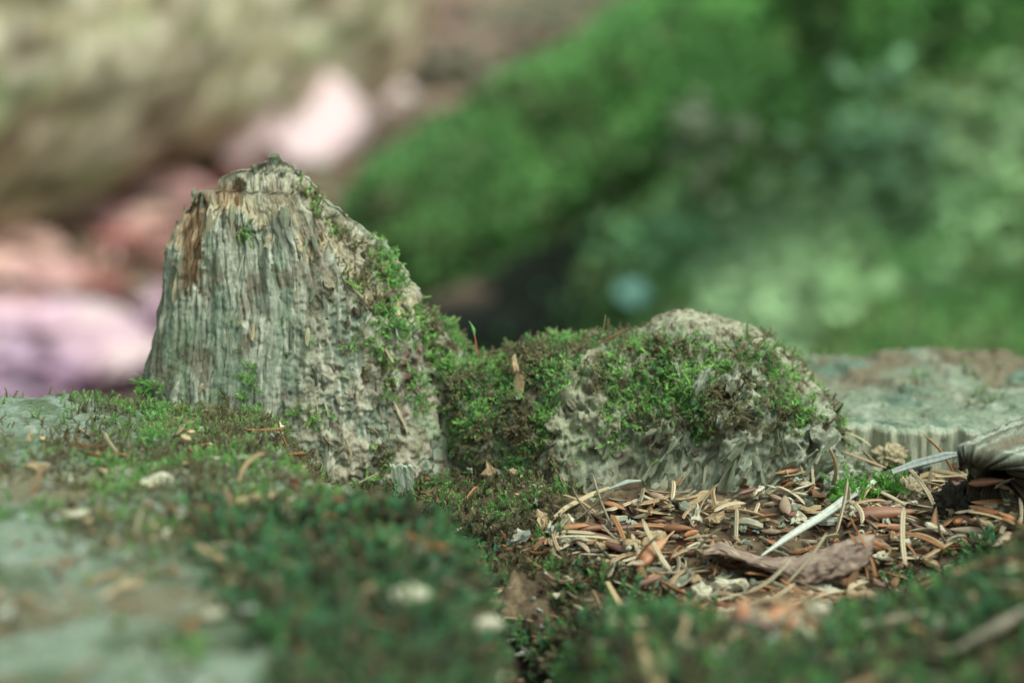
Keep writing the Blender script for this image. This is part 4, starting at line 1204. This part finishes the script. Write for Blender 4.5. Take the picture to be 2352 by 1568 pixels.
# ------------------------------------------------------------------ background: fallen log, mossy trunk, leaves
def tube(p0, p1, r0, r1, n=160, m=90, wig=.1, seed=0, sag=0.0):
    p0, p1 = np.array(p0), np.array(p1)
    d = p1 - p0; L = np.linalg.norm(d); d /= L
    h = np.cross(d, [0, 0, 1]); h /= np.linalg.norm(h); u = np.cross(h, d)
    T, A = np.meshgrid(np.linspace(0, 1, n), np.linspace(0, 2 * np.pi, m, endpoint=False), indexing='ij')
    rr_ = lerp(r0, r1, T) * (1 + wig * fbm(T * L * 4 + seed, np.cos(A) * 1.5, np.sin(A) * 1.5, 4))
    cap = np.minimum(1, np.minimum(T / .02, (1 - T) / .02)) ** .4
    rr_ = rr_ * cap
    P = p0 + d * (T * L)[..., None] + (h * np.cos(A)[..., None] + u * np.sin(A)[..., None]) * rr_[..., None] + np.array([0, 0, sag]) * (4 * T * (1 - T))[..., None]
    F = np.stack(np.meshgrid(np.arange(n - 1), np.arange(m), indexing='ij'), -1).reshape(-1, 2)
    i, j = F[:, 0], F[:, 1]
    return P, np.stack([i * m + j, i * m + (j + 1) % m, (i + 1) * m + (j + 1) % m, (i + 1) * m + j], -1), T, A

# pale fallen log, upper left
p_a = at(0, 30, 3.4); pB = at(700, -60, 4.7); pA = p_a - (pB - p_a) * .9
LP, LF, LT, LA = tube(pA, pB, .30, .31, 170, 100, .07, 3)
lgc = np.zeros(LP.shape) + S(174, 160, 126)
LC, LS = np.cos(LA) * 2.2, np.sin(LA) * 2.2
lgc = mixc(lgc, S(142, 152, 108), sstep(-.1, .35, fbm(LT * 7, LC * 1.6, LS * 1.6, 4)))
lgc = mixc(lgc, S(214, 200, 170), sstep(.05, .4, fbm(LT * 8 + 5, LC * 2.4, LS * 2.4, 4)))
lgc = mixc(lgc, S(108, 86, 62), sstep(.05, .4, fbm(LT * 9 + 9, LC * 2.2, LS * 2.2 + 7, 4)) * .85)
lgc = mixc(lgc, S(206, 176, 150), sstep(.86, .95, LT) * .8)
lgc = mixc(lgc, S(70, 62, 46), sstep(.22, .4, fbm(LT * 16 + 3, LC * 4.5, LS * 4.5 + 3, 3)) * .7)
lgc = mixc(lgc, S(226, 206, 182), sstep(.25, .45, fbm(LT * 18 + 8, LC * 5, LS * 5 + 11, 3)) * .8)
log = empty('fallen_log', tuple(np.array([LP[..., 0].mean(), LP[..., 1].mean(), GZ])))
tag(log, 'pale brown and green fallen log, blurred, upper left', 'log')
li = Matrix.Translation(-log.location)
lb = link('bark', mesh_from('log_bark', LP, LF, lgc), M_LOG); lb.parent = log; lb.matrix_parent_inverse = li
dl = (pB - pA) / np.linalg.norm(pB - pA)
hh = np.cross(dl, [0, 0, 1]); hh /= np.linalg.norm(hh); uu = np.cross(hh, dl)
rg = np.linspace(0, 1, 14); aa = np.linspace(0, 2 * np.pi, 60, endpoint=False)
RG, AA = np.meshgrid(rg, aa, indexing='ij')
EP = pB + dl * (.012 + .02 * fbm(RG * 3, np.cos(AA) * 2, np.sin(AA) * 2, 3))[..., None] + (hh * np.cos(AA)[..., None] + uu * np.sin(AA)[..., None]) * (RG * .29)[..., None]
i, j = np.meshgrid(np.arange(13), np.arange(60), indexing='ij'); i = i.ravel(); j = j.ravel()
ce = link('broken_end', mesh_from('log_end', EP, np.stack([i * 60 + j, i * 60 + (j + 1) % 60, (i + 1) * 60 + (j + 1) % 60, (i + 1) * 60 + j], -1), np.zeros(EP.shape) + S(200, 168, 136)), M_LOG)
ce.parent = log; ce.matrix_parent_inverse = li

# mossy trunk rising to the right
def tuft(seed, k=6):
    rr = np.random.default_rng(seed); V, F, T = [], [], []
    for q in range(k):
        d = rr.normal(size=3) * .55 + [0, 0, 1]; d /= np.linalg.norm(d)
        s_ = np.cross(d, rr.normal(size=3)); s_ /= np.linalg.norm(s_)
        L = .6 + .5 * rr.random(); b = len(V)
        V += [s_ * -.2, s_ * .2, d * L]
        T += [0.2, 0.2, 1]; F += [(b, b + 1, b + 2)]
    return np.array(V), np.array(F), np.array(T)
TUFT = [tuft(1), tuft(2), tuft(3)]
G1 = S(124, 172, 106); G2 = S(154, 204, 126); G3 = S(90, 140, 74); G4 = S(186, 212, 146); G5 = S(146, 152, 112)

tA = at(835, 590, 2.0); tB = at(2300, -160, 2.35)
MP, MF, MT, MA = tube(tA, tB, .055, .10, 200, 80, .22, 11, .02)
trunk = empty('mossy_trunk', tuple(np.array([MP[..., 0].mean(), MP[..., 1].mean(), MP[..., 2].min()])))
tag(trunk, 'leaning trunk thick with bright green moss, blurred, right background', 'trunk')
mo = link('trunk_wood', mesh_from('trunk_wood', MP, MF, np.zeros(MP.shape) + S(70, 84, 50)), M_LOG)
mo.parent = trunk; mo.matrix_parent_inverse = Matrix.Translation(-trunk.location)
def far_moss(name, me, n, seed, pal, wts, label, smin, smax, reg=None, fr=5.0):
    P, N = surf_points(me, n, seed, reg)
    N = N * np.where((N * (CP - P)).sum(1) < 0, -1, 1)[:, None] if True else N
    cols = pick_cols(P, n, pal, wts, seed + 1, fr)
    rs_ = np.random.default_rng(seed)
    return scatter(name, TUFT, P, N, rs_.uniform(smin, smax, n), .3, cols * .8, cols * 1.08, label, 'moss', .5, M_BGMOSS)
far_moss('trunk_moss', mo.data, 9000, 81, [G1, G2, G3, G5, G3 * .6], [3.4, 2.4, 2.2, .8, 1.0], 'bright green moss cushion on the leaning trunk, blurred', .010, .032, None, 9.0)

# mossy bank below and right of it
bx_ = np.linspace(-.05, 1.7, 150); bs = np.linspace(0, 1, 90)
BX2, BS2 = np.meshgrid(bx_, bs, indexing='ij')
by = lerp(1.35, 3.0, BS2) + .10 * pn(BX2 * 3, 1.3, .5)
bzh = np.interp(BX2, [-.05, .02, .1, .3, .54, .9, 1.7], [.0, .04, .10, .25, .36, .45, .5]) * sstep(0, .5, BS2) ** .8
bz = GZ - .02 + bzh + .07 * fbm(BX2 * 3.5, by * 3.5, 0 * by, 4) * sstep(0, .1, BS2)
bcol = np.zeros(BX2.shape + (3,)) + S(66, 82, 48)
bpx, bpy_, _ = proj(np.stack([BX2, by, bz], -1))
bcol = mixc(bcol, S(24, 30, 22), sstep(1420, 1300, bpx + .3 * (bpy_ - 700)))  # the gap's shade continued in the bank colour
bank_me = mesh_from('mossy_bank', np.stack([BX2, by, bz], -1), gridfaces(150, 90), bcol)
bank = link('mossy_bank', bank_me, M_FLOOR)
tag(bank, 'dark mossy bank behind the hump, right background', None, None, 'structure')
far_moss('bank_moss', bank_me, 16000, 91, [G1, G3, G2, G4, G5, G3 * .8], [3.6, 2.6, 2.6, 2.2, .5, 1.2], 'deep and pale green moss over the bank, blurred, right background', .012, .036, lambda c, n: .04 + sstep(1270, 1400, proj(c)[0] + .3 * (proj(c)[1] - 700)), 7.0)

# leaf litter on the floor
def leaf_t(seed):
    rr = np.random.default_rng(seed)
    u = np.linspace(0, 1, 6); V = []
    for k in u:
        w_ = .33 * math.sin(math.pi * (k * .9 + .05)) ** .8; c = .25 * math.sin(math.pi * k) * rr.uniform(.3, 1.2)
        V += [(-w_, k - .5, c * .3 + .10 * rr.random()), (0, k - .5, c * .1), (w_, k - .5, c * .3 + .10 * rr.random())]
    F = []
    for k in range(5):
        for q in range(2):
            a = k * 3 + q; F += [(a, a + 1, a + 4), (a, a + 4, a + 3)]
    V = np.array(V)
    return np.stack([V[:, 0], V[:, 1], V[:, 2]], -1), np.array(F), np.ones(len(V))
LEAVES = [leaf_t(i) for i in range(5)]
rl = np.random.default_rng(77)
n = 6000
yv = rl.uniform(.36, 1, n) ** 2 * 8.0
xv = rl.uniform(-.42, .45, n) * (yv + .6)
Pl = np.stack([xv, yv, floor_z(xv, yv) + .012], -1)
LX_, LY_, _ = proj(Pl)
keep = ~((LX_ > 880) & (LX_ < 2300) & (LY_ > 520))
Pl = Pl[keep]; LX_ = LX_[keep]; LY_ = LY_[keep]; n = len(Pl)
left = sstep(1000, 600, LX_)
pinkm = rl.random(n) < .72 * left
base = np.array([S(112, 100, 84), S(104, 112, 84), S(132, 118, 100), S(72, 62, 50)])[rl.integers(0, 4, n)]
pk = np.array([S(172, 122, 112), S(196, 148, 138), S(140, 92, 80), S(110, 84, 68)])[rl.integers(0, 4, n)]
lil = np.array([S(168, 132, 154), S(192, 160, 180), S(104, 78, 92)])[rl.integers(0, 3, n)]
cl = np.where(pinkm[:, None], pk, base)
near = (sstep(640, 760, LY_) * left)[:, None]
cl = np.where((rl.random(n)[:, None] < near), lil, cl)
scatter('leaf_litter', LEAVES, Pl, np.tile([0, 0, 1.0], (n, 1)), rl.uniform(.05, .10, n), 0, cl, cl, 'blurred brown and pink dead leaves on the forest floor', 'leaf litter', .3, M_LEAF)

BV2 = bvh_of([bank_me, mo.data, ground.data, lb.data])
def far_hit(X, Y, lift=.01):
    q = BV2.ray_cast(Vector(CP), Vector(ray(X, Y)))
    p = np.array(q[0]) if q[0] is not None else at(X, Y, 3.0)
    t = (CP - p) / np.linalg.norm(CP - p)
    return p + t * lift
# single leaves that stand out; the white ones are sun patches given as colour
def leaf_or_light(X, Y, d, size, c, label, tilt=.3, yaw=0.0):
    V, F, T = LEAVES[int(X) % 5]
    me = mesh_from('leaf_light_mesh', V * np.array([1.5, 1, 1]), F, np.zeros(V.shape) + c)
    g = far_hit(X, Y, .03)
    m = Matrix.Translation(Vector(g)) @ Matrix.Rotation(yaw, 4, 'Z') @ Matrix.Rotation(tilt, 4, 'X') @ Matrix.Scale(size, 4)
    o = link('leaf_or_light_patch', me, M_LEAF, None, None, m)
    return tag(o, label, 'leaf', 'pale dead leaves and painted sun patches behind the stump')
def gd(X, Y):
    rr_ = ray(X, Y); return (GZ + .05 - CP[2]) / rr_[2]
SUN_WH, SUN_PW, PK, RS, LI, SA = S(236, 204, 206), S(236, 204, 204), S(220, 168, 164), S(176, 106, 102), S(224, 184, 198), S(222, 174, 162)  # the two whites carry sunlight on the ground as colour
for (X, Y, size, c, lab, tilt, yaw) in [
    (690, 265, .22, SUN_WH, 'whitest sun patch, painted as a leaf, above the spire tip', .75, .3), (625, 330, .17, SUN_PW, 'pink white sun patch, painted as a leaf, lower left of the whitest one', .6, .3), (755, 285, .20, SUN_WH, 'white sun patch, painted as a leaf, touching the whitest one from the right', .9, -.2), (700, 330, .13, SUN_PW, 'pale pink sun patch, painted as a leaf, just below the whitest one', .8, .9),
    (575, 300, .13, SUN_PW, 'pinkish white sun patch, painted as a leaf, left of the whitest one', .9, -.5), (530, 345, .12, PK, 'pink dead leaf lower left of the pinkish white one', .7, .4), (890, 235, .13, SUN_PW, 'small pink sun patch, painted as a leaf, far right of the whitest one', .8, .2),
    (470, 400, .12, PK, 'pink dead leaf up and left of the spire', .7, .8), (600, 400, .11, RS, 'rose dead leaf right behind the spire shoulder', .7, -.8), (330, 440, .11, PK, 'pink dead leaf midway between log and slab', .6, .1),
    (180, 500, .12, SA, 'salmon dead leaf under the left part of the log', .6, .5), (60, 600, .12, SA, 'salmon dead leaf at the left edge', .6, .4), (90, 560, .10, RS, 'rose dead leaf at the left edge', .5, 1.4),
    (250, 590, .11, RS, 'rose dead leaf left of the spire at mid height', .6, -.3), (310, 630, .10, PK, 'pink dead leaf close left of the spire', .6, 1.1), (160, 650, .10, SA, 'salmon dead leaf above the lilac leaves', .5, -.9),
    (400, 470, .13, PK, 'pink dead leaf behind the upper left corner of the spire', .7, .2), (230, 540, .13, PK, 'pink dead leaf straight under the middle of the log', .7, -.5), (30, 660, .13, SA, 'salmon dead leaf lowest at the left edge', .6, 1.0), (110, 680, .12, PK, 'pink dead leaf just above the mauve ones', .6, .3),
    (270, 790, .12, SUN_PW * .85, 'pale mauve sun patch, painted as a leaf, beside the spire foot', .6, 1.2), (30, 790, .12, LI, 'mauve dead leaf at the left edge', .6, .7), (140, 850, .12, LI, 'mauve dead leaf low behind the slab', .6, -.7), (220, 700, .10, RS, 'rose dead leaf over the mauve ones', .6, .1), (350, 540, .11, SA, 'salmon dead leaf touching the spire outline', .7, .6),
    (310, 860, .10, SUN_PW * .9, 'pinkish white sun patch, painted as a leaf, just behind the left slab', .6, .4), (240, 830, .12, LI, 'lilac dead leaf beside the pinkish white one', .5, -.4), (190, 770, .12, LI, 'lilac dead leaf midway down at the left', .5, .9),
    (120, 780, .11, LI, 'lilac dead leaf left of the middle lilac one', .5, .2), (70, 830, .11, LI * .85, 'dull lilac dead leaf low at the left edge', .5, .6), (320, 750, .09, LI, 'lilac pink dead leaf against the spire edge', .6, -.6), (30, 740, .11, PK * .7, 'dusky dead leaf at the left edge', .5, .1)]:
    leaf_or_light(X, Y, gd(X, Y + 12), size, c, lab, tilt, yaw)
tl = leaf_or_light(1458, 675, 1.5, .042, S(190, 244, 226), 'tiny pale teal glint, painted on a leaf shape, in the dark moss', .5, .2)  # glint of a drop, put into the colour of a small leaf shape
del tl['group']
# pale leafy ground cover on the bank
gp, gcx = [], []
rk = np.random.default_rng(600)
for (X, Y, sx_, sy_, m, c) in [(1880, 560, 80, 90, 150, S(186, 220, 160)), (1745, 650, 70, 90, 150, S(194, 222, 170)), (2310, 320, 60, 120, 120, S(180, 212, 154)), (1700, 740, 60, 60, 80, S(176, 212, 156)),
        (2030, 300, 80, 80, 90, S(166, 210, 162)), (2150, 470, 110, 90, 110, S(162, 202, 144)), (1560, 560, 90, 60, 60, S(140, 196, 140)), (1620, 330, 50, 50, 40, S(150, 160, 130))]:
    for _ in range(m):
        gp.append(far_hit(X + rk.normal() * sx_, Y + rk.normal() * sy_, .02 + .03 * rk.random())); gcx.append(c * rk.uniform(.35, 1.0))
gp = np.array(gp); gcx = np.array(gcx)
scatter('ground_cover', LEAVES, gp, np.tile([-.2, -.7, .6], (len(gp), 1)), rk.uniform(.012, .030, len(gp)), 0, gcx, gcx, 'pale green leafy ground cover on the bank, blurred', 'ground cover', .5, M_BGMOSS)
